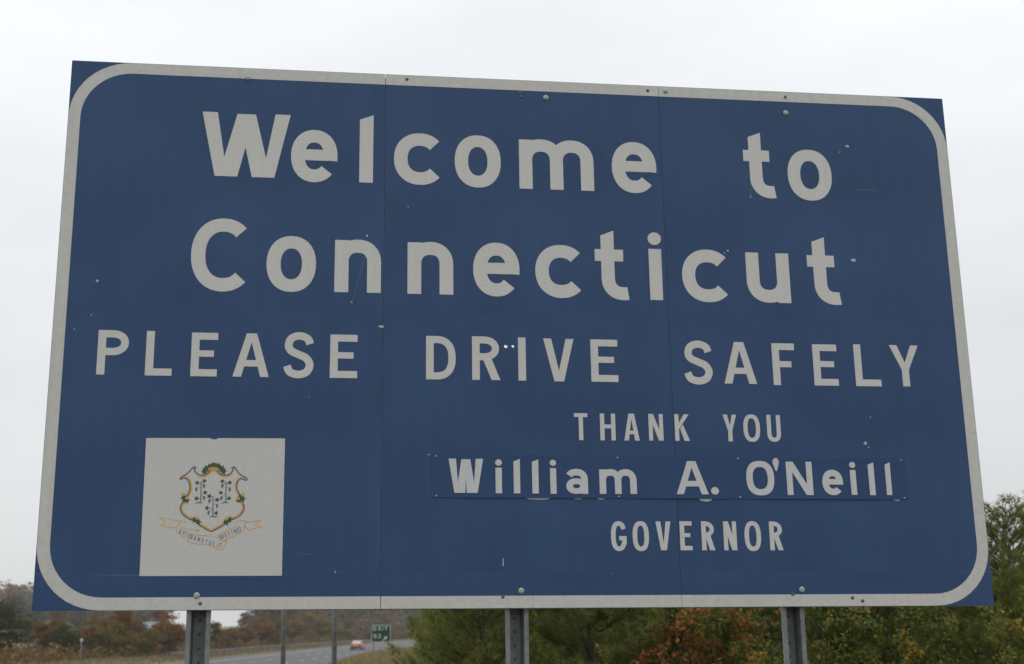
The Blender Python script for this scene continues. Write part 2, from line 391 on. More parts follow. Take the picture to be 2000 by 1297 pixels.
def circ(x, y, r, n=14, jit=0.0, seed=0):
    q = random.Random(seed); return [(x + r*(1+jit*q.uniform(-1, 1))*math.cos(2*math.pi*i/n), y + r*(1+jit*q.uniform(-1, 1))*math.sin(2*math.pi*i/n)) for i in range(n)]
for i, (a, b) in enumerate(edges):
    mb = MB(); hs = [circ(x, y, r, 14, 0.12, k) for k, (x, y, r) in enumerate(BUL)] if i == 1 else []
    mb.prism([(a, -HH), (b, -HH), (b, HH), (a, HH)], -0.014, 0.0, holes=hs)
    po, pa = sput('panel', mb, (M_ALU,))
    for r0, r1 in ROWS:
        mb = MB(); hh = [h_ for h_ in hs if r0 < h_[0][1] < r1]
        mb.prism([(a, r0), (b, r0), (b, r1), (a, r1)], 0.0002, 0.0009, holes=hh)
        sput('sheeting', mb, (M_BLUE,), po, pa)
# white border, cut at the seams
RO, BW, IN = 0.235, 0.0455, 0.0015
def rr_path(x, y, r, which, n=12):
    q = {'tr': (x-r, y-r, 0), 'tl': (-x+r, y-r, 90), 'bl': (-x+r, -y+r, 180), 'br': (x-r, -y+r, 270)}[which]
    return [(q[0]+r*math.cos(R(q[2]+90*i/n)), q[1]+r*math.sin(R(q[2]+90*i/n))) for i in range(n+1)]
xo, yo, xi, yi = HW-IN, HH-IN, HW-IN-BW, HH-IN-BW; RI = RO-BW*0.9
s0, s1 = SEAM[0]-0.0012, SEAM[0]+0.0012; s2, s3 = SEAM[1]-0.0006, SEAM[1]+0.0006
left = [(s0, yo)] + rr_path(xo, yo, RO, 'tl') + rr_path(xo, yo, RO, 'bl') + [(s0, -yo), (s0, -yi)] + rr_path(xi, yi, RI, 'bl')[::-1] + rr_path(xi, yi, RI, 'tl')[::-1] + [(s0, yi)]
rightp = [(s3, -yo)] + rr_path(xo, yo, RO, 'br') + rr_path(xo, yo, RO, 'tr') + [(s3, yo), (s3, yi)] + rr_path(xi, yi, RI, 'tr')[::-1] + rr_path(xi, yi, RI, 'br')[::-1] + [(s3, -yi)]
for P in (left, [(s1, yi), (s2, yi), (s2, yo), (s1, yo)], [(s1, -yo), (-0.007, -yo), (-0.007, -yi), (s1, -yi)], [(-0.006, -yo), (s2, -yo), (s2, -yi), (-0.006, -yi)], rightp):
    mb = MB(); mb.prism(P, 0.0009, 0.0015); sput('border', mb, (M_BORD,))
# unseen backing strips, added to block the sky behind the seam gaps
for x in SEAM:
    mb = MB(); mb.box(x-0.04, x+0.04, -HH+0.01, HH-0.01, -0.022, -0.0145); sput('seam_sky_block', mb, (M_ALU,))
# lettering
rows = {
'welcome': [('W', -1.31, -0.961, 0.611, 0.884), ('e', -0.955, -0.77, 0.598, 0.823), ('l', -0.682, -0.627, 0.604, 0.898), ('c', -0.543, -0.354, 0.602, 0.826), ('o', -0.296, -0.107, 0.599, 0.827), ('m', -0.031, 0.279, 0.601, 0.82), ('e', 0.356, 0.544, 0.598, 0.824), ('t', 0.92, 1.05, 0.595, 0.889), ('o', 1.109, 1.301, 0.591, 0.82)],
'place': [('C', -1.329, -1.109, 0.133, 0.433), ('o', -1.038, -0.846, 0.138, 0.368), ('n', -0.773, -0.591, 0.142, 0.361), ('n', -0.486, -0.304, 0.142, 0.36), ('e', -0.224, -0.037, 0.139, 0.365), ('c', 0.027, 0.216, 0.139, 0.363), ('t', 0.272, 0.407, 0.136, 0.431), ('i', 0.494, 0.55, 0.14, 0.429), ('c', 0.632, 0.824, 0.136, 0.361), ('u', 0.903, 1.086, 0.14, 0.354), ('t', 1.165, 1.299, 0.137, 0.43)],
'please': [('P', -1.659, -1.544, -0.205, -0.031), ('L', -1.48, -1.381, -0.206, -0.031), ('E', -1.311, -1.212, -0.206, -0.034), ('A', -1.153, -1.016, -0.205, -0.033), ('S', -0.963, -0.844, -0.208, -0.024), ('E', -0.784, -0.679, -0.204, -0.031), ('D', -0.412, -0.295, -0.204, -0.029), ('R', -0.231, -0.12, -0.203, -0.027), ('I', -0.048, -0.018, -0.203, -0.028), ('V', 0.053, 0.175, -0.204, -0.03), ('E', 0.243, 0.352, -0.203, -0.03), ('S', 0.621, 0.741, -0.208, -0.026), ('A', 0.785, 0.92, -0.202, -0.029), ('F', 0.989, 1.083, -0.205, -0.031), ('E', 1.16, 1.262, -0.204, -0.032), ('L', 1.335, 1.443, -0.204, -0.029), ('Y', 1.488, 1.612, -0.202, -0.029)],
'thank': [('T', 0.169, 0.222, -0.438, -0.331), ('H', 0.272, 0.333, -0.438, -0.331), ('A', 0.367, 0.429, -0.438, -0.33), ('N', 0.467, 0.525, -0.437, -0.33), ('K', 0.572, 0.631, -0.437, -0.33), ('Y', 0.769, 0.825, -0.437, -0.329), ('O', 0.852, 0.92, -0.438, -0.327), ('U', 0.949, 1.005, -0.437, -0.328)],
'name': [('W', -0.325, -0.192, -0.648, -0.516), ('i', -0.145, -0.119, -0.649, -0.517), ('l', -0.074, -0.049, -0.649, -0.515), ('l', -0.002, 0.023, -0.649, -0.516), ('i', 0.068, 0.093, -0.65, -0.517), ('a', 0.131, 0.216, -0.65, -0.552), ('m', 0.262, 0.409, -0.649, -0.552), ('A', 0.567, 0.695, -0.649, -0.518), ('.', 0.705, 0.737, -0.65, -0.62), ('O', 0.851, 0.964, -0.652, -0.515), ("'", 0.961, 0.987, -0.555, -0.503), ('N', 1.015, 1.121, -0.65, -0.517), ('e', 1.161, 1.246, -0.65, -0.548), ('i', 1.277, 1.302, -0.648, -0.516), ('l', 1.354, 1.378, -0.649, -0.517), ('l', 1.425, 1.447, -0.648, -0.516)],
'office': [('G', 0.301, 0.362, -0.869, -0.754), ('O', 0.386, 0.45, -0.869, -0.754), ('V', 0.478, 0.537, -0.866, -0.755), ('E', 0.573, 0.621, -0.866, -0.754), ('R', 0.659, 0.711, -0.866, -0.754), ('N', 0.747, 0.799, -0.866, -0.754), ('O', 0.831, 0.897, -0.869, -0.753), ('R', 0.932, 0.985, -0.866, -0.754)]}
STROKE = {'welcome': 0.0545, 'place': 0.0545, 'please': 0.0300, 'thank': 0.0170, 'name': 0.0258, 'office': 0.0180}
for rn, L in rows.items():
    if rn == 'name': continue
    for (ch, u0, u1, v0, v1) in L:
        letter(ch, u0, u1, v0, v1, STROKE[rn], 0.0009, 0.0016, M_WHITE, sign, shift=SB)
# name plate: separate riveted strip, lower edge lifting a little between the rivets
px0, px1, py0, py1 = -0.389, 1.513, -0.666, -0.499
mb = MB(); NX, NY = 64, 6
RIV_U = [-0.372, 0.337, 0.822, 1.497]
def lift(u, t):                                            # t = 0 at the top edge, 1 at the bottom edge
    d = min(abs(u-r) for r in RIV_U); return 0.0011 + 0.0032*(t**2)*min(1, d/0.14)**1.5 + 0.0008*((1-t)**3)*min(1, d/0.18)
vs_, fs_ = [], []
for k in (0, 1):
    for j in range(NY+1):
        for i in range(NX+1):
            u = px0+(px1-px0)*i/NX; t = j/NY; vs_.append((u, py1+(py0-py1)*t, lift(u, t) + (0.0018 if k == 0 else 0)))
N1 = (NX+1)*(NY+1); q_ = lambda i, j: j*(NX+1)+i
for j in range(NY):
    for i in range(NX):
        a, b, c, d = q_(i, j), q_(i+1, j), q_(i+1, j+1), q_(i, j+1); fs_ += [(a, d, c, b), (N1+a, N1+b, N1+c, N1+d)]
for i in range(NX):
    a, b = q_(i, NY), q_(i+1, NY); fs_.append((a, N1+a, N1+b, b)); a, b = q_(i, 0), q_(i+1, 0); fs_.append((a, b, N1+b, N1+a))
for j in range(NY):
    a, b = q_(0, j), q_(0, j+1); fs_.append((a, N1+a, N1+b, b)); a, b = q_(NX, j), q_(NX, j+1); fs_.append((a, b, N1+b, N1+a))
mb.add(vs_, fs_); plate, PA = sput('name_plate', mb, (M_PLATE,), smooth=False, label='newer blue strip riveted over the lower text')
for (ch, u0, u1, v0, v1) in rows['name']:
    mbx = MB()
    if ch == 'A': glyph_A(mbx, u0, u1, v0, v1, STROKE['name'], 0.0019, 0.0032)
    else: glyph(mbx, ch, u0, u1, v0, v1, STROKE['name'] if ch != "'" else .02, 0.0019, 0.0032)
    mbx.v = [(x, y, z + lift(x, min(1, max(0, (py1-y)/(py1-py0)))) ) for x, y, z in mbx.v]
    sput('letter', mbx, (M_NAMEW,), plate, PA)
mb = MB(); mb.tube([(0, 0, 0), (0, 0, 0.002), (0, 0, 0.003)], [0.0035, 0.0032, 0.0018], 8); riv_me = mb.mesh('rivet', (M_CHIP,), True)
for u in RIV_U:
    for v in (py0+0.007, py1-0.007): put('rivet', riv_me, plate, loc=(u-PA[0], v-PA[1], 0.0028-PA[2]))
# slivers of older lettering peeking from below the plate
mb = MB()
for (u, wd, hh) in ((-0.03, 0.10, 0.006), (0.16, 0.035, 0.004), (0.25, 0.03, 0.004), (0.655, 0.055, 0.010), (1.45, 0.03, 0.004)):
    mb.prism([(u, -0.664), (u+wd*.15, -0.6665-hh*.7), (u+wd*.6, -0.6665-hh), (u+wd*.9, -0.6665-hh*.6), (u+wd, -0.664)], 0.0009, 0.0013)
sput('old_lettering_sliver', mb, (M_WHITE,), kind='stuff')
# bolts and screws
def bolt_mesh(r, h, m_, name):
    mb = MB(); mb.tube([(0, 0, 0), (0, 0, h*.5), (0, 0, h)], [r*1.25, r*1.2, r*0.75], 10); mb.tube([(0, 0, h*.5), (0, 0, h*1.3)], [r*.5, r*.45], 6)
    return mb.mesh(name, (m_,), False)
bm1, bm2 = bolt_mesh(0.0095, 0.006, M_BOLT, 'bolt'), bolt_mesh(0.0055, 0.003, M_BOLTD, 'screw')
for u, v in ((-1.137, 1.040), (0.086, 1.008), (1.119, 0.985), (-1.251, -1.030), (-0.051, -1.018), (1.048, -1.018), (0.598, 1.062)): put('bolt', bm1, sign, loc=(u-UB, v-VB, 0.0014))
for u, v in ((-0.492, 1.064), (0.522, 1.060), (1.122, 1.058), (-1.237, -1.059), (-0.121, -1.040), (-0.023, 1.024), (-0.019, 1.008), (1.29, -1.062), (1.01, -1.035), (1.25, -1.05)): put('screw', bm2, sign, loc=(u-UB, v-VB, 0.0014))
# chips and scratches
rnd = random.Random(4); mb = MB(); mb2 = MB()
for (u, v, r, a) in ((1.382, .843, .007, 1.4), (1.345, .815, .003, 1), (-1.677, .164, .006, 1), (1.368, .334, .008, 1.8), (-.485, .507, .003, 1), (-.647, .378, .005, 1), (-.587, .005, .007, 2.2), (-.704, .103, .004, 1), (.942, .600, .005, .6), (1.354, -.439, .007, 1.2), (1.365, -.455, .003, 1), (1.384, -.332, .003, 1), (-.749, -.945, .004, 1), (-1.691, .028, .003, 1), (-.40, -.50, .003, 1), (.83, .36, .005, 1), (.815, .35, .003, 1), (-1.75, -.03, .003, 1.2), (-.86, -.28, .002, 1), (.30, -.955, .002, 1)):
    mb.prism([(u+a*r*rnd.uniform(.6, 1.1)*math.cos(t*.785), v+r*rnd.uniform(.6, 1.1)*math.sin(t*.785)) for t in range(8)], 0.0009, 0.0013)
mb.prism([(-.121, -.925), (-.117, -.925), (-.116, -.895), (-.119, -.895)], .0009, .0012)
for P in ([(.948, .70), (.944, .65), (.943, .60)], [(-.70, .11), (-.69, .16), (-.665, .25), (-.655, .31)], [(1.388, .643), (1.44, .648), (1.495, .645)], [(-.885, -.88), (-.86, -.878), (-.84, -.882)], [(-1.60, -.957), (-1.2, -.958)]):
    mb2.ribbon(P, -.0011, .0011, .0009, .0011)
sput('sheeting_chip', mb, (M_CHIP,), kind='stuff'); sput('scratch', mb2, (M_SCR,), kind='stuff')
# posts: flanged channel, lips against the panel back
def post_mesh(y0, y1):
    mb = MB(); t = 0.005; hw, ch, dp, lip = 0.044, 0.025, 0.070, 0.019
    sec = [(-hw, 0), (-hw+lip-.002, 0), (-ch+.002, -dp), (ch-.002, -dp), (hw-lip+.002, 0), (hw, 0), (hw, -t), (hw-lip+.005, -t), (ch, -dp-t), (-ch, -dp-t), (-hw+lip-.005, -t), (-hw, -t)]
    sec = [(x, z) for x, z in sec]
    n = len(sec); mb.add([(x, y0, z) for x, z in sec] + [(x, y1, z) for x, z in sec], [(i, (i+1) % n, n+(i+1) % n, n+i) for i in range(n)] + [tuple(range(n-1, -1, -1)), tuple(range(n, 2*n))])
    return mb.mesh('post', (M_GALV,))
mb = MB(); mb.prism(circ(0, 0, 0.0045, 10), 0, 0.0006); hole_me = mb.mesh('post_hole', (M_DARK,))  # flat disc, the darkness of an open hole put into its colour
for u in (-1.2425, -0.066, 1.015):
    split_for_sky = abs(u-UB) < 0.01                            # unseen gap added in the middle post so sky shows through the holes
    for y0, y1 in (((-0.35, 2.690), (2.80, 3.70)) if split_for_sky else ((-0.35, 3.70),)):
        p = put('post', post_mesh(y0, y1), sign, loc=(u-UB, 0, -0.0225))
        for k in range(34):
            if y0 < 0.0*y0 + 0.12+0.0508*k < min(y1, 1.72): put('punched_hole', hole_me, p, loc=(0, 0.12+0.0508*k, -0.0699))
mb = MB(); mb.box(0.018, 0.043, 2.55, 2.95, -0.034, -0.0280); put('added_splice_bar', mb.mesh('added_splice_bar', (M_GALV,)), sign)  # invented bar bridging the gap added in the middle post
# ------------------------------------------------------------------ emblem panel on the sign
EC = (-1.2025, -0.7015)
M_EMB = mat('white_emblem_sheeting', (0.525, 0.525, 0.515), 0.5, spec=0.25, col2=(0.585, 0.585, 0.575), vscale=120, bump=0.05, bscale=900, detail=5)
M_EG = mat('emblem_outline_grey', (0.13, 0.12, 0.16), 0.6, var=0.2, vscale=60)
M_EY = mat('emblem_gold', (0.62, 0.36, 0.09), 0.6, var=0.15, vscale=60)
M_EGR = mat('emblem_leaf_green', (0.035, 0.085, 0.03), 0.6, var=0.3, vscale=80)
M_EVG = mat('emblem_vine_grey_green', (0.13, 0.165, 0.14), 0.6, var=0.2, vscale=80)
M_EVP = mat('emblem_grape_purple', (0.12, 0.115, 0.21), 0.6, var=0.2, vscale=80)
M_ERB = mat('emblem_ribbon_peach', (0.60, 0.38, 0.17), 0.6, var=0.12, vscale=60)
M_EMO = mat('emblem_motto_blue', (0.13, 0.16, 0.24), 0.6, var=0.3, vscale=120)
mb = MB(); mb.prism([(-1.459, -.959), (-.945, -.959), (-.9475, -.4435), (-1.195, -.4445), (-1.203, -.4485), (-1.212, -.4505), (-1.221, -.4475), (-1.230, -.4450), (-1.4615, -.447)], 0.0009, 0.0022)
emb, EA = sput('emblem_panel', mb, (M_EMB,), label='white square with a vine shield and motto ribbon')
def ept(P): return [(EC[0]+x*1e-4, EC[1]+y*1e-4) for x, y in P]
TOP_R = [(-88, 1398), (72, 1345), (146, 1238), (270, 1167), (410, 1159), (548, 1214), (632, 1313), (667, 1394), (627, 1435), (590, 1412)]
EAR_R = [(635, 1466), (723, 1458), (825, 1297), (952, 1172), (1094, 1101), (1185, 1012), (1134, 972), (1027, 1025), (922, 1010), (839, 902), (810, 741), (850, 581), (943, 421), (974, 297), (1058, 119), (1116, -40), (1087, -180), (1010, -305), (891, -404), (714, -496), (548, -565), (363, -714), (144, -851), (-64, -953)]
TOP_L = [(-88, 1398), (-181, 1343), (-222, 1280), (-306, 1208), (-443, 1154), (-565, 1162), (-690, 1232), (-754, 1321), (-774, 1384), (-733, 1425), (-694, 1402)]
EAR_L = [(-725, 1456), (-795, 1459), (-870, 1392), (-969, 1266), (-1103, 1158), (-1221, 1086), (-1268, 996), (-1183, 1029), (-1080, 1030), (-972, 945), (-913, 785), (-905, 607), (-966, 430), (-1054, 270), (-1142, 128), (-1206, 4), (-1209, -119), (-1150, -265), (-1015, -393), (-832, -500), (-627, -579), (-487, -715), (-281, -840), (-64, -953)]
mg, my = MB(), MB()
for k, (P, sgn, i0) in enumerate(((TOP_R, 1, 0), (EAR_R, 1, 6), (TOP_L, -1, 0), (EAR_L, -1, 6))):
    c = catmull(ept(P), 5); mg.ribbon(c, -.0025, .0025, .0022, .00262 + k*6e-5)
    c2 = c[i0*5:] if i0 else c[:28]
    my.ribbon(c2, *((.0010, .0084) if sgn > 0 else (-.0084, -.0010)), .0022, .00240 + k*4e-5)
sput('shield_outline', mg, (M_EG,), emb, EA); sput('shield_gold_band', my, (M_EY,), emb, EA)
def star(x, y, r, q, n=7):
    return [(x + (r if i % 2 == 0 else r*.52)*q.uniform(.75, 1.15)*math.cos(math.pi*i/n), y + (r if i % 2 == 0 else r*.52)*q.uniform(.75, 1.15)*math.sin(math.pi*i/n)) for i in range(2*n)]
VIN = [([(-502, 894), (-485, 104)], [(-709, 77), (-382, 108)], [(-648, 867), (-385, 940), (-338, 504), (-640, 281)], [(-667, 618), (-391, 744), (-372, 291)]),
 ([(411, 900), (433, 108)], [(242, 90), (563, 117)], [(552, 874), (280, 926), (235, 498), (539, 286)], [(561, 615), (283, 747), (266, 294)]),
 ([(-46, 363), (-24, -388)], [(-188, -406), (176, -414)], [(-176, 363), (115, 231), (-245, -72), (100, -265)], [(-168, 176), (116, -8), (-185, -257)])]
q = random.Random(9)
for st, ba, lv, gr in VIN:
    mb = MB(); S = ept(st); a, b = S
    mb.ribbon([a, ((a[0]+b[0])/2+.0006, (a[1]+b[1])/2), b], -.0020, .0020, .0022, .0026, mi=0)
    B_ = ept(ba); m_ = ((B_[0][0]+B_[1][0])/2, max(B_[0][1], B_[1][1])+.004)
    mb.prism([B_[0], (m_[0], m_[1]-.005), B_[1], (m_[0]+.002, m_[1]+.001), (m_[0]-.003, m_[1]+.001)], .0022, .00267, mi=0)
    for i, p in enumerate(ept(lv)):
        xs_ = a[0] + (b[0]-a[0])*((a[1]-p[1])/(a[1]-b[1])); mb.ribbon([(xs_, p[1]-.003), p], -.0006, .0006, .0022, .00272+i*3e-5, mi=0); mb.prism(star(p[0], p[1], .0100, q, 5), .0022, .0029, mi=1)
    for i, p in enumerate(ept(gr)):
        xs_ = a[0] + (b[0]-a[0])*((a[1]-p[1])/(a[1]-b[1])); mb.ribbon([(xs_, p[1]+.009), (p[0], p[1]+.008)], -.0005, .0005, .0022, .0028+i*3e-5, mi=0)
        mb.prism([(p[0]+.0046*math.cos(t*math.pi/5)*(1 if math.sin(t*math.pi/5) > -.3 else .6), p[1]+.0088*math.sin(t*math.pi/5)) for t in range(10)], .0022, .0029, mi=2)
    sput('grapevine', mb, (M_EVG, mat('emblem_vine_leaf', (.055, .075, .05), .6), M_EVP), emb, EA)
CLs = [[(-315, 1414), (-397, 1306), (-196, 1487), (-50, 1542), (100, 1507), (226, 1418), (300, 1311)], [(-1099, 305), (-1008, 217)], [(964, 332), (915, 225), (1035, 279)], [(-675, -511), (-560, -590)], [(580, -508), (471, -599)]]
YLs = [[(-192, 1385), (-89, 1412), (35, 1388)], [(-1140, 447), (-986, 297)], [(1030, 448), (887, 288)], [(-599, -453)], [(499, -462)]]
for c_, y_ in zip(CLs, YLs):
    mb = MB()
    for i, p in enumerate(ept(c_)): mb.prism(star(p[0], p[1], .0145, q, 6), .0022, .0030+i*4e-5, mi=0)
    for i, p in enumerate(ept(y_)): mb.prism(star(p[0], p[1], .0090, q, 7), .0022, .0034+i*4e-5, mi=1)
    sput('leaf_cluster', mb, (M_EGR, M_EY), emb, EA)
RIB = [[(-1971, -412), (-1499, -513), (-961, -591)], [(-1971, -412), (-1751, -604), (-1910, -741)], [(-1910, -741), (-1598, -786), (-1307, -819)], [(-1185, -580), (-1290, -717), (-1325, -921), (-1185, -1057), (-1048, -1143), (-894, -1102)], [(-1197, -796), (-905, -852), (-501, -909), (-611, -961)], [(-809, -1011), (-583, -1079), (-248, -1097), (89, -1146), (363, -1305), (541, -1282)], [(-809, -1011), (-909, -1260), (-682, -1373), (-346, -1418), (-55, -1463), (218, -1599), (396, -1581), (541, -1282)], [(177, -1123), (417, -964), (637, -850), (859, -758), (842, -598), (1009, -552), (1144, -540)], [(363, -1305), (649, -1168), (869, -1054), (1067, -940), (1141, -781), (1144, -540)], [(1150, -712), (1313, -872), (1626, -803), (1806, -779)], [(1168, -586), (1415, -574), (1753, -528)], [(1753, -528), (1577, -688), (1806, -779)]]
mb = MB()
for i, P in enumerate(RIB): mb.ribbon(catmull(ept(P), 5), -.0019, .0019, .0022, .0024+i*3e-5)
sput('motto_ribbon', mb, (M_ERB,), emb, EA)
def motto(word, pts):
    mb = MB(); P = catmull(ept(pts), 12); n = len(word)
    for i, ch in enumerate(word):
        f = i/(n-1)*(len(P)-1); k = min(int(f), len(P)-2); t = f-k
        x = P[k][0]*(1-t)+P[k+1][0]*t; y = P[k][1]*(1-t)+P[k+1][1]*t
        an = math.atan2(P[k+1][1]-P[k][1], P[k+1][0]-P[k][0])
        g = MB(); wd = .0040 if ch != 'I' else .0011
        glyph_A(g, -wd, wd, -.0078, .0078, .0023, .0022, .0026) if ch == 'A' else glyph(g, ch, -wd, wd, -.0078, .0078, .0022, .0022, .0026)
        mb.add([(x+p[0]*math.cos(an)-p[1]*math.sin(an), y+p[0]*math.sin(an)+p[1]*math.cos(an), p[2]) for p in g.v], g.f)
    sput('motto_word', mb, (M_EMO,), emb, EA, kind='stuff')
motto('QUI', [(-1179, -944), (-1040, -990), (-925, -1030)])
motto('TRANSTULIT', [(-845, -1130), (-284, -1300), (302, -1459)])
motto('SUSTINET', [(291, -1169), (643, -1005), (997, -861)])
# ------------------------------------------------------------------ foliage helpers
def tri_mesh(name, V, F, tint, material, size):
    """V (n,3) vertices, F (m,size) faces, tint (n,3) colour per vertex"""
    me = bpy.data.meshes.new(name); n = len(V); m_ = len(F)
    me.vertices.add(n); me.vertices.foreach_set('co', np.asarray(V, np.float32).ravel())
    me.loops.add(m_*size); me.loops.foreach_set('vertex_index', np.asarray(F, np.int32).ravel())
    me.polygons.add(m_); me.polygons.foreach_set('loop_start', np.arange(0, m_*size, size, dtype=np.int32))
    a = me.color_attributes.new('tint', 'FLOAT_COLOR', 'POINT')
    a.data.foreach_set('color', np.concatenate([np.asarray(tint, np.float32), np.ones((n, 1), np.float32)], 1).ravel())
    me.materials.append(material); me.update(); me.validate(); return me
def unit(v): return v/np.maximum(np.linalg.norm(v, axis=-1, keepdims=True), 1e-9)
def leaf_quads(P, N, size, g, asp=1.0):
    """diamond leaves at P facing N"""
    n = len(P); r = unit(g.normal(size=(n, 3))); u = unit(np.cross(N, r)); v = np.cross(N, u)
    s = np.asarray(size).reshape(-1, 1)*np.ones((n, 1))
    V = np.stack([P-u*s*0.5, P+v*s*0.30*asp+N*s*0.06, P+u*s*0.5, P-v*s*0.30*asp+N*s*0.06], 1).reshape(-1, 3)
    return V, np.arange(4*n).reshape(-1, 4)
def crown_points(g, H, W, lobes, per, base=0.22, flat=1.0):
    """leaf positions on a heap of uneven lobes filling a crown"""
    P, N, L = [], [], []
    cz = H*(base+1)/2; hz = H*(1-base)/2
    for _ in range(lobes):
        d = unit(g.normal(size=3)); r = g.uniform(0.25, 0.82)
        c = np.array([d[0]*W/2*r, d[1]*W/2*r, cz + d[2]*hz*r*flat]); lr = g.uniform(0.15, 0.30)*W
        k = int(per*g.uniform(0.6, 1.3)); dd = unit(g.normal(size=(k, 3))); dd[:, 2] = np.abs(dd[:, 2])*0.75 + dd[:, 2]*0.25
        rr = lr*g.uniform(0.35, 1.08, size=(k, 1))
        P.append(c + dd*rr*np.array([1, 1, 0.8])); N.append(unit(dd + 0.7*g.normal(size=(k, 3)))); L.append(c)
    P = np.concatenate(P); N = np.concatenate(N)
    keep = P[:, 2] > 0.0
    return P[keep], N[keep], L
M_BARK = mat('grey_brown_bark', (0.10, 0.085, 0.07), 0.9, var=0.3, vscale=9, bump=0.5, bscale=30)
def trunk_mesh(g, H, tips, r0, name='trunk'):
    mb = MB(); top = H*0.78; bend = g.normal(size=2)*H*0.03
    P = [(bend[0]*t*t, bend[1]*t*t, -0.3 + (top+0.3)*t) for t in (0, .25, .5, .75, 1)]
    mb.tube(P, [r0, r0*.8, r0*.6, r0*.38, r0*.12], 7)
    for c in tips:
        t = min(0.92, max(0.22, (c[2]/H)*0.75)); a = np.array([bend[0]*t*t, bend[1]*t*t, top*t]); m_ = (a+c)/2 + np.array([0, 0, 0.04*H])
        mb.tube([a, m_, c], [r0*.34, r0*.2, r0*.05], 5)
    return mb.mesh(name, (M_BARK,), True)
FOL = {'rust': (0.185, 0.088, 0.018), 'olive': (0.122, 0.100, 0.016), 'green': (0.056, 0.062, 0.010), 'brown': (0.160, 0.100, 0.036),
       'gold': (0.20, 0.150, 0.060), 'pink': (0.21, 0.125, 0.095), 'grey': (0.12, 0.125, 0.095)}
def tree_proto(seed, H, W, lobes, per, leaf, base=-0.04, twigs=0):
    g = np.random.default_rng(seed); P, N, L = crown_points(g, H, W, lobes, per, base)
    V, F = leaf_quads(P, N, g.uniform(0.7, 1.3, size=len(P))*leaf, g)
    shade = g.uniform(0.6, 1.35, size=(len(P), 1))*np.concatenate([g.uniform(.88, 1.15, size=(len(P), 1)), np.ones((len(P), 1)), g.uniform(.8, 1.2, size=(len(P), 1))], 1)
    lobe_t = 0.8 + 0.4*(np.sin(P[:, :1]*2.3/W*4+seed)*np.cos(P[:, 2:3]*9/H+seed*2) * 0.5 + 0.5)
    cm = tri_mesh('crown', V, F, np.repeat(shade*lobe_t, 4, 0), foliage_mat('leaves', (.1, .1, .05)), 4)
    tm = trunk_mesh(g, H, [L[i] for i in range(0, len(L), 2)], 0.022*H)
    return cm, tm
PROTO = [tree_proto(21, 5.5, 5.0, 26, 150, 0.30), tree_proto(22, 6.5, 4.8, 30, 150, 0.30), tree_proto(23, 4.2, 5.2, 22, 160, 0.28),
         tree_proto(24, 7.5, 5.6, 34, 150, 0.32), tree_proto(25, 6.0, 4.0, 24, 150, 0.30)]
PH = [5.5, 6.5, 4.2, 7.5, 6.0]
LBL = {}
def far_tree(px, dist, h, kind, proto, label, group, rz=None, wide=1.0):
    if px < 400 and dist < 210: dist, h = dist*0.86, h*0.88
    x = (px-1000)/2727*dist; z = float(ground_z(x, dist))
    s = h/PH[proto]
    o = empty('autumn_tree', (x, dist, z-0.05), (px*1.7) % 6.28 if rz is None else rz, label, 'tree', group)
    c = put('crown', PROTO[proto][0], o); t = put('trunk', PROTO[proto][1], o)
    c.scale = (s*wide, s*wide, s); t.scale = (s*wide, s*wide, s)
    c.material_slots[0].link = 'OBJECT'; c.material_slots[0].material = foliage_mat('leaves_'+kind, FOL[kind])
    return o
ROW = 'trees in the row beyond the highway'
NEAR = [ # px, distance, height, colour, prototype
 (18, 150, 7.2, 'green', 3, 1.0), (66, 190, 4.6, 'grey', 1, .9), (100, 168, 4.9, 'rust', 4, 1.0), (143, 165, 4.1, 'green', 2, 1.0), (160, 175, 3.6, 'olive', 2, 1.0), (193, 172, 5.0, 'rust', 0, .9),
 (222, 182, 6.2, 'gold', 4, .8), (256, 176, 6.3, 'rust', 1, 1.1), (238, 170, 4.4, 'olive', 2, 1.0), (300, 182, 3.7, 'olive', 2, 1.2), (335, 186, 5.9, 'rust', 0, 1.0), (352, 190, 4.3, 'brown', 2, 1.0),
 (395, 196, 4.6, 'olive', 4, 1.0), (426, 200, 5.0, 'olive', 4, .95), (455, 205, 3.4, 'brown', 2, 1.2), (486, 215, 4.6, 'brown', 0, 1.1), (520, 236, 5.3, 'rust', 0, 1.2), (548, 246, 5.0, 'olive', 2, 1.1), (575, 262, 6.0, 'brown', 0, 1.0),
 (602, 290, 6.8, 'gold', 1, 1.1), (628, 305, 6.3, 'olive', 0, 1.1), (650, 330, 5.0, 'gold', 2, 1.2), (120, 200, 4.7, 'brown', 1, 1.0), (280, 205, 5.0, 'brown', 1, 1.0)]
COLN = {'rust': 'rust-orange', 'olive': 'olive-green', 'green': 'dark green', 'brown': 'brown', 'gold': 'yellow-gold', 'grey': 'greyish', 'pink': 'pinkish'}
def size_word(h): return 'tall' if h > 5.6 else 'low' if h < 4.3 else 'bushy'
NEAR.sort()
for k, (px, d, h, kind, pr, wd) in enumerate(NEAR):
    A_ = NEAR[k-1] if k else None; B_ = NEAR[k+1] if k+1 < len(NEAR) else None
    if A_ and B_: where = 'between %s %s and %s %s ones' % (size_word(A_[2]), COLN[A_[3]], size_word(B_[2]), COLN[B_[3]])
    else: where = 'at the end of the row'
    lb = '%s %s tree beyond the highway %s' % (size_word(h), COLN[kind], where)
    if px == 18: lb = 'biggest dark green tree beyond the highway, ending the roadside row'
    far_tree(px, d, h, kind, pr, lb, ROW, wide=wd)
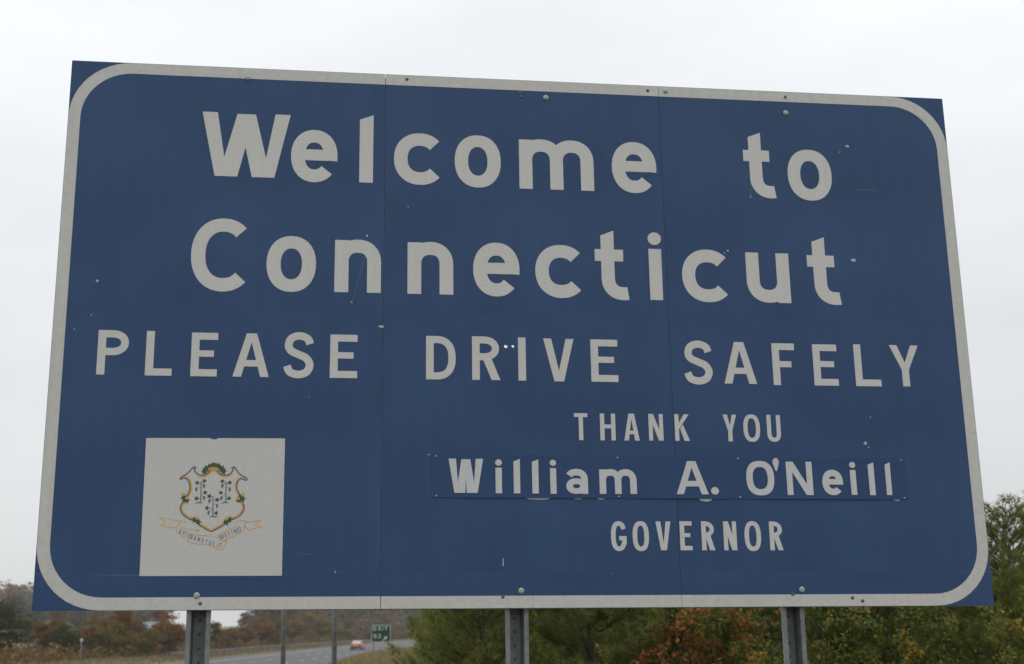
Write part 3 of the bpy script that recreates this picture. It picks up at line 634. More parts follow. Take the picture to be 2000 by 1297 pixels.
# taller, paler trees behind
BACK = 'taller trees standing behind the roadside row'
g = np.random.default_rng(5)
BK = sorted(((320, 300, 9.0, 'pink', 1), (292, 330, 9, 'grey', 3), (250, 340, 9.5, 'grey', 1), (205, 330, 10, 'gold', 4), (165, 330, 9, 'grey', 3), (130, 300, 8.5, 'brown', 1), (85, 310, 10, 'grey', 3), (45, 320, 12.5, 'grey', 3),
   (487, 330, 7.6, 'grey', 4), (512, 350, 9.5, 'grey', 3), (540, 345, 11, 'brown', 1), (566, 360, 12, 'pink', 3), (590, 380, 12.5, 'pink', 1), (618, 400, 12, 'brown', 3), (640, 400, 11, 'grey', 4), (662, 420, 10, 'brown', 0), (683, 430, 11, 'pink', 4), (700, 420, 8.5, 'gold', 0),
   (708, 440, 14, 'gold', 1), (722, 420, 10, 'grey', 4), (742, 440, 13, 'grey', 3), (765, 450, 13, 'brown', 1), (800, 440, 14, 'grey', 3), (850, 430, 14, 'rust', 1)))
for k, (px, d, h, kind, pr) in enumerate(BK):
    A_ = BK[k-1] if k else None; B_ = BK[k+1] if k+1 < len(BK) else None
    where = 'between a %s and a %s one' % (COLN[A_[3]], COLN[B_[3]]) if A_ and B_ else 'at the end of the back row'
    side = 'near the house' if px < 400 else 'by the road bend'
    far_tree(px, d, h, kind, pr, 'taller hazy %s tree %s, %s' % (COLN[kind], side, where), BACK, wide=0.85)
# wooded hillsides: one far-off mass
g = np.random.default_rng(77); VV, FF, TT = [], [], []; k0 = 0
pal = np.array([FOL['rust'], FOL['olive'], FOL['grey'], FOL['brown'], FOL['gold'], FOL['pink'], FOL['grey'], FOL['olive']])*1.0
n_t = 0
def wood_tree(x, y, h, wd, nleaf, leaf):
    global k0, n_t
    P, N, L = crown_points(g, h, wd, 10, nleaf//10, -0.02); V, F = leaf_quads(P, N, g.uniform(.7, 1.3, size=len(P))*leaf, g)
    V = V + np.array([x, y, float(ground_z(x, y))-0.5]); c = pal[g.integers(len(pal))]*g.uniform(.75, 1.2)
    VV.append(V); FF.append(F+k0); TT.append(np.repeat(g.uniform(.65, 1.3, size=(len(P), 1))*c, 4, 0)); k0 += len(V); n_t += 1
for i in range(900):                                       # left hill
    y = g.uniform(420, 900); t = g.uniform(-0.50, -0.245); wood_tree(t*y, y, g.uniform(8, 13), g.uniform(6, 9), 170, 1.0)
for i in range(900):                                       # hill the road bends round
    y = 400 + 360*g.random()**1.5; t = g.uniform(-0.178, 0.06); x = t*y
    if abs(x-float(road_x(y))) < 17 and y < 640: continue
    wood_tree(x, y, g.uniform(9, 14), g.uniform(6, 9), 170, 1.0)
for i in range(420):                                       # thicket along the outside of the bend
    y = g.uniform(335, 450); x = g.uniform(-0.14, 0.02)*y
    if abs(x-float(road_x(y))) > 13.5: wood_tree(x, y, g.uniform(4, 10), g.uniform(4, 7), 150, 0.7)
for i in range(520):                                       # wood on the right, behind the pines
    y = g.uniform(170, 460); x = g.uniform(22, 300); wood_tree(x, y, g.uniform(8, 13), g.uniform(5, 8), 150, 0.8)
for i in range(300):
    y = g.uniform(230, 460); x = g.uniform(25, 80); wood_tree(x, y, g.uniform(8, 12), g.uniform(5, 8), 150, 0.9)
me = tri_mesh('wooded_hillside', np.concatenate(VV), np.concatenate(FF), np.concatenate(TT), foliage_mat('far_leaves', (1, 1, 1), 0.25), 4)
put('wooded_hillside', me, None, kind='stuff', label='hazy mass of autumn woods covering the far hillsides', category='woods')

# low brush under and between the roadside trees
g = np.random.default_rng(8); n = 26000
yy = g.uniform(112, 420, n); xx = road_x(yy) - 15.5 - g.gamma(1.6, 5.0, n) - 0.02*np.maximum(yy-150, 0)
clump = 0.5 + 0.5*np.sin(xx*0.55+yy*0.21)*np.sin(yy*0.37-xx*0.2)
zz = ground_z(xx, yy) + g.random(n)**1.3*(0.35+1.5*clump); P = np.stack([xx, yy, zz], 1)
V, F = leaf_quads(P, unit(g.normal(size=(n, 3))+np.array([0, -.6, .6])), g.uniform(.25, .5, n), g)
pc = np.array([FOL['olive'], FOL['brown'], FOL['olive'], FOL['rust'], FOL['brown']])*.85; ix = ((np.sin(xx*.17+1)+np.cos(yy*.11)+2)*1.24).astype(int).clip(0, 4)
put('roadside_scrub', tri_mesh('roadside_scrub', V, F, np.repeat(pc[ix]*g.uniform(.65, 1.3, size=(n, 1)), 4, 0), MATS['far_leaves'], 4), None, kind='stuff', label='low tangled brush under the roadside trees beyond the highway', category='brush')

# ------------------------------------------------------------------ young pines behind the sign
def pine_proto(seed, H, rad, tufts_per=1.0):
    g = np.random.default_rng(seed); mb = MB(); TP, TD, TA = [], [], []
    mb.tube([(0, 0, -0.25), (0.01*H, 0, H*.4), (0, 0.012*H, H*.8), (0, 0, H)], [0.05, 0.035, 0.016, 0.005], 7)
    z = 0.18; 
    while z < H*0.97:
        f = z/H; Lb = rad*(1-f)**0.62*g.uniform(.85, 1.1) + 0.10; nb = int(g.integers(6, 9)); a0 = g.uniform(0, 6.28)
        for b in range(nb):
            az = a0 + 6.283*b/nb + g.normal()*0.18; el = R(12 + 34*f + g.normal()*7); ln = Lb*g.uniform(.75, 1.15)
            dirv = np.array([math.cos(az)*math.cos(el), math.sin(az)*math.cos(el), math.sin(el)])
            p0 = np.array([0, 0, z]); p1 = p0+dirv*ln*.55; p2 = p0 + dirv*ln + np.array([0, 0, ln*.14])
            mb.tube([p0, p1, p2], [0.013, 0.008, 0.003], 4, cap=False)
            ns = max(4, int(ln/0.055))
            for q in range(ns):
                t = 0.22 + 0.78*(q+g.uniform(0, 1))/ns; c = p0 + (p1-p0)*min(1, t/.55) if t < .55 else p1 + (p2-p1)*((t-.55)/.45)
                side = unit(np.cross(dirv, [0, 0, 1]))*(1 if q % 2 else -1); tl = (1-t)*ln*0.55 + 0.07
                td = unit(dirv*0.8 + side*g.uniform(.4, 1.0) + np.array([0, 0, g.uniform(.05, .45)]))
                e = c + td*tl; mb.tube([c, e], [0.004, 0.002], 3, cap=False)
                m_ = max(1, int(tl/0.05))
                for j in range(m_+1):
                    TP.append(c+td*tl*(j+.5)/(m_+.5)); TD.append(unit(td + 0.25*g.normal(size=3))); TA.append(1.0)
            TP.append(p2); TD.append(unit(dirv + np.array([0, 0, .4]))); TA.append(1.15)
        z += g.uniform(.17, .25)
    TP.append(np.array([0, 0, H])); TD.append(np.array([0, 0, 1.])); TA.append(1.4)
    TP, TD = np.array(TP), np.array(TD); n = len(TP); K = 17
    P = np.repeat(TP, K, 0); D = np.repeat(TD, K, 0)
    Dn = unit(D*g.uniform(.55, 1.25, size=(n*K, 1)) + g.normal(size=(n*K, 3))*0.55); ln = g.uniform(.055, .105, size=(n*K, 1))*np.repeat(np.array(TA), K)[:, None]
    sd_ = unit(np.cross(Dn, g.normal(size=(n*K, 3))))*g.uniform(.0022, .0036, size=(n*K, 1)); tip = P + Dn*ln + np.array([0, 0, -0.008])
    V = np.stack([P-sd_, P+sd_, tip], 1).reshape(-1, 3)
    tt = np.repeat(g.uniform(.72, 1.3, size=(n, 1)), K, 0)*g.uniform(.8, 1.2, size=(n*K, 1))
    yel = np.repeat((g.random((n, 1)) < 0.05)*1.0, K, 0)
    col = tt*np.concatenate([1+0.9*yel, 1+0.25*yel, np.ones_like(yel)], 1)
    cm = tri_mesh('crown', V, np.arange(3*n*K).reshape(-1, 3), np.repeat(col, 3, 0), foliage_mat('pine_needles', (0.165, 0.195, 0.044), 0.38, 0.6), 3)
    return cm, mb.mesh('trunk', (M_BARK,), True)
PINES = [pine_proto(31, 3.2, 1.25), pine_proto(32, 2.9, 1.15), pine_proto(33, 3.5, 1.05)]
PNH = [3.2, 2.9, 3.5]
def pine(px, d, h, pr, rz, label, tone='pine_needles', wide=1.0):
    x = (px-1000)/2727*d; o = empty('young_pine', (x, d, float(ground_z(x, d))-0.02), rz, label, 'tree', 'young pines growing behind the welcome sign')
    c = put('crown', PINES[pr][0], o); t = put('trunk', PINES[pr][1], o); s = h/PNH[pr]
    for q in (c, t): q.scale = (s*wide, s*wide, s)
    if tone != 'pine_needles': c.material_slots[0].link = 'OBJECT'; c.material_slots[0].material = MATS[tone]
foliage_mat('pine_needles_dark', (0.100, 0.128, 0.022), 0.38, 0.6); foliage_mat('pine_needles_light', (0.205, 0.235, 0.066), 0.38, 0.6)
pine(938, 11.6, 2.75, 0, 0.3, 'young pine half hiding the green exit sign, nearest it', 'pine_needles_light', 0.9)
pine(1030, 14.0, 3.3, 1, 1.9, 'young pine seen around the middle sign post')
pine(1150, 11.6, 2.8, 1, 2.6, 'bushy young pine between the middle sign post and the orange-leaved shrub', 'pine_needles_light')
pine(900, 15.5, 2.9, 2, 4.0, 'young pine standing behind the one nearest the exit sign')
pine(1290, 15.0, 3.2, 0, 5.2, 'dark young pine behind the orange-leaved shrub')
pine(1470, 15.5, 3.2, 1, 0.8, 'dark young pine behind the russet oak sapling', 'pine_needles_dark')
pine(1665, 12.4, 2.7, 1, 3.3, 'young pine just past the post at the far end of the sign')
pine(1790, 15.0, 2.9, 0, 2.2, 'dark young pine behind the leafy green shrubs', 'pine_needles_dark')
pine(1952, 12.6, 2.64, 2, 1.1, 'tall young pine whose top shows past the sign edge', 'pine_needles', 1.05)
pine(2052, 11.4, 2.55, 0, 0.2, 'young pine beside the tall one past the sign edge', 'pine_needles')

# ------------------------------------------------------------------ leafy shrubs (lobed leaves)
LEAF = np.array([(0, 0), (.16, .14), (.42, .20), (.36, .42), (.50, .62), (.22, .68), (0, 1.0), (-.22, .68), (-.50, .62), (-.36, .42), (-.42, .20), (-.16, .14)])
def shrub_proto(seed, H, W, n, size, pal, wts):
    g = np.random.default_rng(seed); mb = MB(); P, D, TW = [], [], []
    stems = int(9 + W*4)
    for i in range(stems):
        a = g.uniform(0, 6.28); r = W*.5*math.sqrt(g.uniform(.02, 1)); h = H*g.uniform(.6, 1.05)*(1-0.25*(r/(W*.5))**2)
        b0 = np.array([math.cos(a)*r*.2, math.sin(a)*r*.2, -0.1]); tp = np.array([math.cos(a)*r, math.sin(a)*r, h]); md = (b0+tp)/2 + g.normal(size=3)*.08
        mb.tube([b0, md, tp], [.012, .008, .002], 4, cap=False)
        for j in range(6):
            t = g.uniform(.35, 1); c = md + (tp-md)*((t-.5)*2) if t > .5 else b0 + (md-b0)*t*2
            e = c + unit(g.normal(size=3)+np.array([math.cos(a), math.sin(a), .5])*.8)*g.uniform(.15, .4); mb.tube([c, e], [.004, .0015], 3, cap=False)
            k = max(3, int(n/(stems*6))); TW.append(np.full(k, g.choice(len(pal), p=wts))); tt = g.uniform(0, 1.05, size=(k, 1)); P.append(c + (e-c)*tt + g.normal(size=(k, 3))*.035); D.append(np.repeat(unit(e-c)[None], k, 0))
    P = np.concatenate(P); D = np.concatenate(D); m_ = len(P)
    ax = unit(D*.5 + g.normal(size=(m_, 3))*.8 + np.array([0, 0, -.35])); nn = unit(np.cross(ax, unit(g.normal(size=(m_, 3))))); sd_ = np.cross(ax, nn)
    s = g.uniform(.6, 1.2, size=(m_, 1, 1))*size
    K = len(LEAF); loc = LEAF[None].repeat(m_, 0)
    curl = (0.18*np.abs(loc[:, :, 0:1]) - 0.12*loc[:, :, 1:2]**2)
    V = (P[:, None] + s*(sd_[:, None]*loc[:, :, 0:1]*.75 + ax[:, None]*loc[:, :, 1:2] + nn[:, None]*curl)).reshape(-1, 3)
    base = np.arange(m_)[:, None, None]*K
    T = np.array([[0, 1, 11], [1, 2, 3], [11, 9, 10], [1, 3, 9], [1, 9, 11], [3, 4, 5], [9, 7, 8], [3, 5, 7], [3, 7, 9], [5, 6, 7]])
    F = (base + T[None]).reshape(-1, 3)
    ci = np.where(g.random(m_) < .72, np.concatenate(TW), g.choice(len(pal), size=m_, p=wts)); col = np.array(pal)[ci]*g.uniform(.7, 1.3, size=(m_, 1))
    return tri_mesh('foliage', V, F, np.repeat(col, K, 0), foliage_mat('shrub_leaves', (1, 1, 1), .35, .55), 3), mb.mesh('stem', (mat('dark_twig_bark', (.05, .042, .03), .9, var=.25, vscale=12),), True)
OR, RD, GR, DG, YE, PK, OLV = (.31, .145, .045), (.25, .105, .052), (.125, .165, .032), (.068, .100, .016), (.32, .225, .045), (.34, .19, .115), (.165, .165, .042)
SH = {'orange': shrub_proto(51, 2.5, 1.7, 9000, .040, [OR, RD, GR, YE, PK, DG], [.30, .12, .26, .07, .08, .17]),
      'russet': shrub_proto(52, 2.4, 1.6, 9000, .043, [OR, RD, GR, OLV, DG, YE], [.30, .10, .22, .14, .16, .08]),
      'green': shrub_proto(53, 2.4, 1.9, 10000, .038, [GR, DG, OLV, YE, OR], [.40, .33, .19, .05, .03]),
      'olive': shrub_proto(55, 2.4, 1.6, 7500, .042, [OLV, YE, GR, OR], [.52, .14, .30, .04]),
      'dark': shrub_proto(54, 2.3, 2.0, 10000, .036, [DG, GR, OLV, YE], [.60, .24, .12, .04])}
def shrub(px, d, s, kind, rz, label, name='leafy_shrub'):
    x = (px-1000)/2727*d; o = empty(name, (x, d, float(ground_z(x, d))-0.02), rz, label, 'shrub', 'leafy shrubs growing behind the welcome sign')
    for nm, m_ in zip(('foliage', 'stem'), SH[kind]):
        c = put(nm, m_, o); c.scale = (s, s, s)
shrub(1285, 11.2, .95, 'orange', 0.4, 'shrub with salmon-orange and green leaves, closest to the bushy pine')
shrub(1450, 10.8, .95, 'russet', 2.0, 'russet oak sapling beside the post at the far end of the sign')
shrub(1385, 12.6, 1.05, 'green', 3.0, 'green leafy shrub between the two orange-leaved ones')
shrub(1600, 11.4, .95, 'green', 1.0, 'green leafy shrub rising just behind the far end post')
shrub(1735, 10.9, .95, 'dark', 4.2, 'dark green leafy shrub under the far lower corner of the sign')
shrub(1850, 11.6, 1.0, 'green', 5.5, 'mid-green shrub between the corner shrub and the tall pine')
shrub(1935, 10.4, .80, 'dark', 2.9, 'short dark shrub in front of the tall young pine')
shrub(2040, 10.8, .92, 'olive', 0.9, 'yellowish olive shrub past the sign edge')
shrub(1225, 13.6, 1.05, 'green', 0.2, 'shrub behind the bushy pine by the middle post')
shrub(1545, 13.0, 1.05, 'dark', 1.7, 'dark shrub behind the russet oak sapling')
shrub(2130, 12.5, .9, 'dark', 3.7, 'dark shrub at the outer end of the pines past the sign')

# ------------------------------------------------------------------ dry grass
def grass(name, xs, ys_, hmin, hmax, wd, cols, seed, label):
    g = np.random.default_rng(seed); n = len(xs); z = ground_z(xs, ys_)-0.02
    P = np.stack([xs, ys_, z], 1); h = g.uniform(hmin, hmax, size=(n, 1)); a = g.uniform(0, 6.28, size=n)
    sd_ = np.stack([np.cos(a), np.sin(a), np.zeros(n)], 1)*wd*g.uniform(.6, 1.3, size=(n, 1)); lean = np.concatenate([g.normal(size=(n, 2))*.28, np.ones((n, 1))], 1)*h
    mid = P + lean*np.array([.4, .4, .55]); tip = P + lean
    V = np.stack([P-sd_, P+sd_, mid+sd_*.7, tip, mid-sd_*.7], 1).reshape(-1, 3); b = np.arange(n)[:, None, None]*5
    F = (b + np.array([[0, 1, 2], [0, 2, 4], [4, 2, 3]])[None]).reshape(-1, 3)
    c = np.array(cols)[g.integers(len(cols), size=n)]*g.uniform(.75, 1.25, size=(n, 1))
    put(name, tri_mesh(name, V, F, np.repeat(c, 5, 0), foliage_mat('dry_grass_blades', (1, 1, 1), .3, .7), 3), None, kind='stuff', label=label, category='grass')
TAN = [(.30, .235, .12), (.24, .19, .09), (.20, .17, .075), (.33, .25, .15), (.13, .135, .05)]
g = np.random.default_rng(3)
yy = g.uniform(55, 135, 26000); xx = road_x(yy) + 9.8 + g.gamma(2.2, 2.6, 26000)
grass('verge_grass', xx, yy, .15, .55, .02, TAN, 1, 'tall dry tan grass on the bank between sign and highway')
yy = g.uniform(110, 320, 30000); xx = road_x(yy) - 9.8 - g.gamma(2.0, 3.5, 30000)
grass('far_verge_grass', xx, yy, .10, .40, .04, TAN, 2, 'dry tan grass strip along the far side of the highway')
yy = g.uniform(-2, 26, 30000); xx = g.uniform(-9, 12, 30000)
grass('sign_foot_grass', xx, yy, .05, .22, .004, TAN+[(.08, .10, .03)]*3, 4, 'short mixed green and dry grass round the sign posts')

# ------------------------------------------------------------------ roadside furniture
M_GREEN = mat('green_sign_sheeting', (0.006, 0.052, 0.028), 0.5, spec=0.15, var=0.06, vscale=4)
M_SW = mat('white_sign_sheeting', (0.46, 0.50, 0.47), 0.5, var=0.04, vscale=20)
ED = 120.0; ex = (745.5-1000)/2727*ED; ez = float(ground_z(ex, ED))
es = empty('exit_sign', (ex, ED, ez), R(3), 'small green highway exit sign reading EXIT 93 with an arrow', 'sign')
eb = 1.95-ez; ew, eh = 0.80, 1.42
# sign face looks toward -Y: build with x right, y up, then stand it upright
def stand(o): o.rotation_euler = (R(90), 0, 0)
mb = MB(); mb.prism([(-ew, eb), (ew, eb), (ew, eb+eh), (-ew, eb+eh)], -.02, 0); o = put('panel', mb.mesh('panel', (M_GREEN,)), es); stand(o)
mb = MB(); b_ = .05; mb.prism([(-ew+.004, eb+.004), (ew-.004, eb+.004), (ew-.004, eb+eh-.004), (-ew+.004, eb+eh-.004)], .001, .006, holes=[[(-ew+b_, eb+b_), (ew-b_, eb+b_), (ew-b_, eb+eh-b_), (-ew+b_, eb+eh-b_)]]); o = put('border', mb.mesh('border', (M_SW,)), es); stand(o)
for ch, a, b in (('E', -.64, -.38), ('X', -.28, .02), ('I', .13, .19), ('T', .28, .58)):
    o = letter(ch, a, b, eb+eh-.45, eb+eh-.12, .07, .001, .006, M_SW, es); o.rotation_euler = (R(90), 0, 0); o.location = (o.location[0], -o.location[2], o.location[1])
for ch, a, b in (('9', -.64, -.38), ('3', -.27, -.02)):
    o = letter(ch, a, b, eb+.32, eb+.68, .07, .001, .006, M_SW, es, 'numeral'); o.rotation_euler = (R(90), 0, 0); o.location = (o.location[0], -o.location[2], o.location[1])
mb = MB(); mb.prism([(.10, eb+.12), (.16, eb+.06), (.38, eb+.28), (.46, eb+.20), (.52, eb+.50), (.22, eb+.44), (.30, eb+.36)], .001, .006); o = put('arrow', mb.mesh('arrow', (M_SW,)), es); stand(o)
for x in (-.60, .60):
    mb = MB(); mb.box(x-.045, x+.045, .022, .09, -.4, eb+eh-.06); put('post', mb.mesh('post', (M_GALV,)), es)
# two slim poles behind the sign
for px, d, rr, wh in ((559.5, 17.0, .030, 'on the side of the emblem'), (657, 17.6, .031, 'on the side of the green exit sign')):
    x = (px-1000)/2727*d; z = float(ground_z(x, d)); o = empty('steel_pole', (x, d, z), 0, 'slim galvanised steel pole behind the welcome sign, ' + wh, 'pole', 'slim poles behind the welcome sign')
    mb = MB(); mb.tube([(0, 0, -.3), (0, 0, 4.6)], [rr, rr*.97], 14); put('shaft', mb.mesh('shaft', (M_GALV,), True), o)
    mb = MB(); mb.tube([(0, 0, 4.6), (0, 0, 4.64), (0, 0, 4.66)], [rr*1.15, rr*1.15, rr*.6], 14); put('cap', mb.mesh('cap', (M_GALV,), True), o)
    mb = MB(); mb.tube([(0, 0, 0), (0, 0, .05)], [rr*2.2, rr*1.5], 14); put('base_collar', mb.mesh('base_collar', (M_GALV,), True), o)
# guard rails
M_RAIL = mat('dull_guardrail_steel', (0.17, 0.18, 0.19), 0.7, metal=0.2, col2=(0.10, 0.085, 0.07), vscale=0.8)
M_WOOD = mat('weathered_post_wood', (0.16, 0.14, 0.12), 0.9, var=0.25, vscale=6)
def guard_rail(off, y0, y1, label, face):
    yy = np.arange(y0, y1+.1, 3.8); c = float(road_x(y0)); bx, by, bz = c+off, y0, float(ground_z(c+off, y0))
    o = empty('guard_rail', (bx, by, bz), 0, label, 'guard rail', 'guard rails along the highway')
    prof = [(0, .46), (.05, .50), (.05, .55), (0, .60), (.05, .65), (.05, .70), (0, .75), (-.012, .75), (-.012, .46)]
    mb = MB(); n = len(prof); vs_ = []
    for y in yy:
        x = float(road_x(y))+off; z = float(ground_z(x, y)); vs_ += [(x-bx+face*p[0], y-by, z-bz+p[1]) for p in prof]
    fs_ = [(i*n+k, i*n+(k+1) % n, (i+1)*n+(k+1) % n, (i+1)*n+k) for i in range(len(yy)-1) for k in range(n)]
    mb.add(vs_, fs_ + [tuple(range(n)), tuple(range((len(yy)-1)*n, len(yy)*n))]); put('rail', mb.mesh('rail', (M_RAIL,)), o)
    mb = MB(); mb.box(-.09, .09, -.09, .09, -.3, .80); pmesh = mb.mesh('post', (M_WOOD,))
    for y in yy:
        x = float(road_x(y))+off; put('post', pmesh, o, loc=(x-bx-face*.105, y-by, float(ground_z(x, y))-bz))
guard_rail(-11.6, 146, 330, 'long guard rail on wooden posts along the far side of the highway', 1)
guard_rail(9.7, 146, 250, 'short guard rail starting beside the exit sign', -1)
# marker posts
x = (174-1000)/2727*122; o = empty('marker_post', (x, 122, float(ground_z(x, 122))), 0, 'slim pale marker post with a small white head before dark bushes', 'marker post')
mb = MB(); mb.tube([(0, 0, -.2), (0, 0, 2.0)], [.04, .04], 8); put('shaft', mb.mesh('shaft', (M_GALV,), True), o)
mb = MB(); mb.prism(circ(0, 2.08, .14, 16), -.02, .02); q_o = put('head', mb.mesh('head', (M_SW,)), o); stand(q_o)
x = (686-1000)/2727*88; o = empty('delineator_post', (x, 88, float(ground_z(x, 88))), 0, 'thin dark delineator post in the grass at the near road edge', 'marker post')
zt_ = 3-88*(1281-1229)/2727-float(ground_z(x, 88))
mb = MB(); mb.box(-.03, .03, -.012, .012, -.2, zt_); put('shaft', mb.mesh('shaft', (mat('dark_post_paint', (.05, .055, .05), .7),)), o)
mb = MB(); mb.box(-.026, .026, -.016, -.0125, zt_-.16, zt_-.04); put('reflector', mb.mesh('reflector', (M_CHIP,)), o)

# ------------------------------------------------------------------ car driving away
M_CAR = mat('orange_red_paint', (0.42, 0.13, 0.06), 0.35, spec=0.5, coat=0.5, var=0.04, vscale=2)
M_GLS = mat('car_glass', (0.42, 0.44, 0.43), 0.08, spec=0.8); M_TYR = mat('tyre_rubber', (.02, .02, .02), .9); M_RIM = mat('steel_rim', (.45, .45, .46), .4, metal=.7)
M_TAIL = mat('tail_lamp_red', (0.55, 0.02, 0.02), .25); M_BUMP = mat('black_bumper', (.03, .03, .03), .6); M_NPL = mat('number_plate', (.35, .42, .30), .5)
cy_ = 214.0; cxr = float(road_x(cy_)) - 0.15
car = empty('car', (cxr, cy_, 0.012), R(-2), 'orange-red hatchback driving away on the highway', 'car')
def loft(secs, name, m_, parent, smooth=True):
    mb = MB(); n = len(secs[0][1]); vs_ = [(x, y, z) for y, s_ in secs for x, z in s_]
    fs_ = [(i*n+k, i*n+(k+1) % n, (i+1)*n+(k+1) % n, (i+1)*n+k) for i in range(len(secs)-1) for k in range(n)]
    mb.add(vs_, fs_ + [tuple(range(n-1, -1, -1)), tuple(range((len(secs)-1)*n, len(secs)*n))]); return put(name, mb.mesh(name, (m_,), smooth), parent)
def sec(wd, z0, z1, k=.93): return [(-wd*.94, z0), (wd*.94, z0), (wd, z0+(z1-z0)*.35), (wd*.985, z0+(z1-z0)*.75), (wd*k, z1), (-wd*k, z1), (-wd*.985, z0+(z1-z0)*.75), (-wd, z0+(z1-z0)*.35)]
loft([(-2.02, sec(.74, .34, .74)), (-1.9, sec(.81, .26, .88)), (-1.2, sec(.84, .20, .93)), (0, sec(.85, .19, .92)), (.9, sec(.84, .20, .90)), (1.7, sec(.80, .24, .76)), (2.05, sec(.70, .32, .62))], 'body', M_CAR, car, False)
loft([(-1.75, sec(.70, .88, .93)), (-1.25, sec(.70, .88, 1.30, .84)), (-.6, sec(.71, .88, 1.39, .83)), (.25, sec(.71, .88, 1.37, .83)), (.95, sec(.72, .86, .93))], 'cabin', M_CAR, car, False)
mb = MB(); mb.add([(-.60, -1.735, .95), (.60, -1.735, .95), (.52, -1.29, 1.28), (-.52, -1.29, 1.28)], [(0, 1, 2, 3)]); mb.add([(-.60, -1.72, .93), (.60, -1.72, .93), (.52, -1.27, 1.26), (-.52, -1.27, 1.26)], [(3, 2, 1, 0)]); put('rear_window', mb.mesh('rear_window', (M_GLS,)), car)
mb = MB(); mb.add([(-.60, .90, .97), (.60, .90, .97), (.53, .30, 1.34), (-.53, .30, 1.34)], [(3, 2, 1, 0)]); put('windscreen', mb.mesh('windscreen', (M_GLS,)), car)
for s_ in (-1, 1):
    mb = MB(); P = [(s_*.715, -1.35, .96), (s_*.715, .70, .96), (s_*.635, .22, 1.31), (s_*.635, -1.12, 1.29)]; mb.add(P, [(0, 1, 2, 3) if s_ > 0 else (3, 2, 1, 0)]); put('side_window', mb.mesh('side_window', (M_GLS,)), car)
    mb = MB(); mb.box(min(s_*.45, s_*.78), max(s_*.45, s_*.78), -2.035, -1.93, .60, .80); put('tail_lamp', mb.mesh('tail_lamp', (M_TAIL,)), car)
    mb = MB(); mb.box(min(s_*.42, s_*.68), max(s_*.42, s_*.68), 1.93, 2.06, .50, .60); put('headlight', mb.mesh('headlight', (M_SW,)), car)
    mb = MB(); mb.box(min(s_*.80, s_*.95), max(s_*.80, s_*.95), .52, .62, .92, 1.03); put('mirror', mb.mesh('mirror', (M_CAR,)), car)
    for y in (-1.30, 1.28):
        wl = put('wheel', None, car); wl.location = (s_*.74, y, .295)
        mb = MB(); mb.tube([(-.10, 0, 0), (-.085, 0, 0), (.085, 0, 0), (.10, 0, 0)], [.26, .295, .295, .26], 18); put('tyre', mb.mesh('tyre', (M_TYR,)), wl)
        mb = MB(); mb.tube([(-.105, 0, 0), (.105, 0, 0)], [.19, .19], 14); put('rim', mb.mesh('rim', (M_RIM,)), wl)
mb = MB(); mb.box(-.79, .79, -2.08, -1.90, .30, .47); put('bumper', mb.mesh('bumper', (M_BUMP,)), car)
mb = MB(); mb.box(-.20, .20, -2.045, -2.01, .56, .70); put('number_plate', mb.mesh('number_plate', (M_NPL,)), car)

# ------------------------------------------------------------------ house showing between the trees
hd = 262.0; hx = (303-1000)/2727*hd; hz = float(ground_z(hx, hd))
ho = empty('house', (hx, hd, hz), R(38), 'white gabled house with a grey-blue roof half hidden by roadside trees', 'house')
M_CLAP = mat('white_clapboard', (.72, .73, .72), .7, var=.04, vscale=3); M_ROOF = mat('grey_blue_shingle', (.15, .18, .21), .85, var=.2, vscale=5); M_WIN = mat('window_glass', (.05, .06, .07), .1, spec=.8)
mb = MB(); L_, W_, H_, rd = 4.2, 2.6, 2.0, 1.5
mb.add([(-W_, -L_, 0), (W_, -L_, 0), (W_, -L_, H_), (0, -L_, H_+rd), (-W_, -L_, H_), (-W_, L_, 0), (W_, L_, 0), (W_, L_, H_), (0, L_, H_+rd), (-W_, L_, H_)], [(0, 1, 2, 3, 4), (9, 8, 7, 6, 5), (1, 6, 7, 2), (5, 0, 4, 9)]); put('wall', mb.mesh('wall', (M_CLAP,)), ho)
rfm = MB()
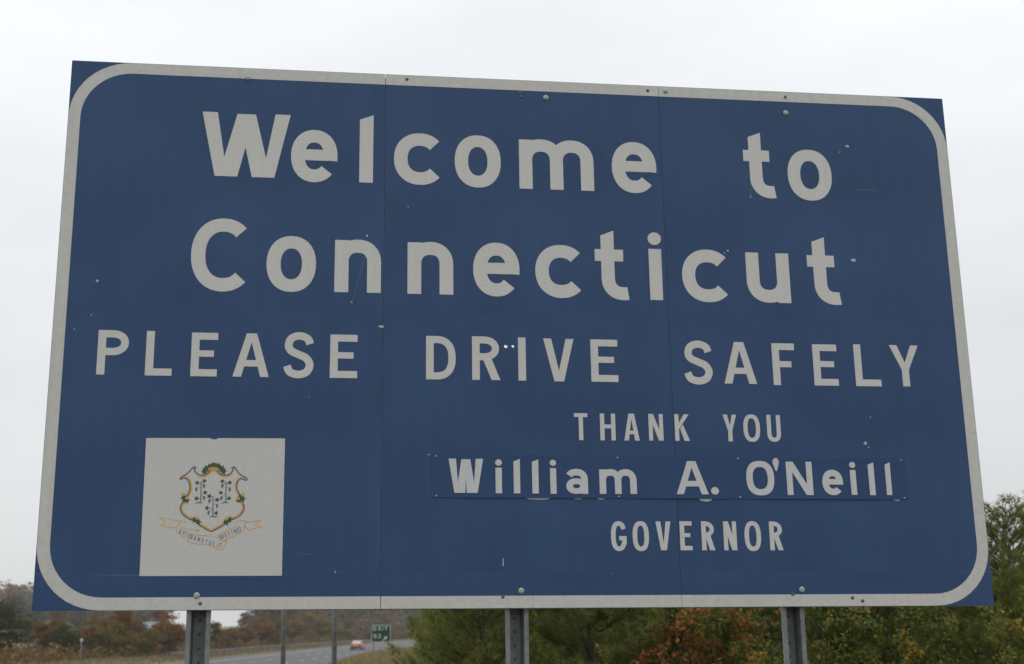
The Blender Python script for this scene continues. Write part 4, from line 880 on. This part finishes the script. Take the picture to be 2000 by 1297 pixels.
for s_ in (-1, 1): rfm.add([(0, -L_-.3, H_+rd+.03), (s_*(W_+.35), -L_-.3, H_-.17), (s_*(W_+.35), L_+.3, H_-.17), (0, L_+.3, H_+rd+.03), (0, -L_-.3, H_+rd+.15), (s_*(W_+.35), -L_-.3, H_-.05), (s_*(W_+.35), L_+.3, H_-.05), (0, L_+.3, H_+rd+.15)], [(0, 1, 2, 3), (4, 7, 6, 5), (0, 4, 5, 1), (1, 5, 6, 2), (2, 6, 7, 3)])
rf = put('roof', rfm.mesh('roof', (M_ROOF,)), ho)
mb = MB(); mb.box(.5, 1.0, .6, 1.1, H_+.6, H_+rd+.8); put('chimney', mb.mesh('chimney', (mat('brick_chimney', (.22, .10, .07), .9, var=.2, vscale=9),)), rf)
for x in (-1.2, 1.2):
    mb = MB(); mb.box(x-.45, x+.45, -L_-.05, -L_+.02, .7, 1.8); wf = put('window', mb.mesh('window', (M_CLAP,)), ho)
    mb = MB(); mb.box(x-.37, x+.37, -L_-.055, -L_-.045, .78, 1.72); put('pane', mb.mesh('pane', (M_WIN,)), wf)
for y in (-2.2, .6, 2.8):
    mb = MB(); mb.box(-W_-.05, -W_+.02, y-.45, y+.45, .7, 1.7); wf = put('window', mb.mesh('window', (M_CLAP,)), ho)
    mb = MB(); mb.box(-W_-.055, -W_-.045, y-.37, y+.37, .78, 1.62); put('pane', mb.mesh('pane', (M_WIN,)), wf)

# ------------------------------------------------------------------ autumn haze
mb = MB(); mb.box(-1500, 1500, -300, 2200, -8, 60)
hm = bpy.data.materials.new('autumn_haze'); hm.use_nodes = True; ht = hm.node_tree; ht.nodes.clear()
ho_ = ht.nodes.new('ShaderNodeOutputMaterial'); hv = ht.nodes.new('ShaderNodeVolumePrincipled')
hv.inputs['Color'].default_value = (0.90, 0.92, 0.95, 1); hv.inputs['Density'].default_value = 0.00025; hv.inputs['Anisotropy'].default_value = 0.2
ht.links.new(hv.outputs[0], ho_.inputs['Volume'])
put('haze', mb.mesh('haze', (hm,)), None, kind='stuff')
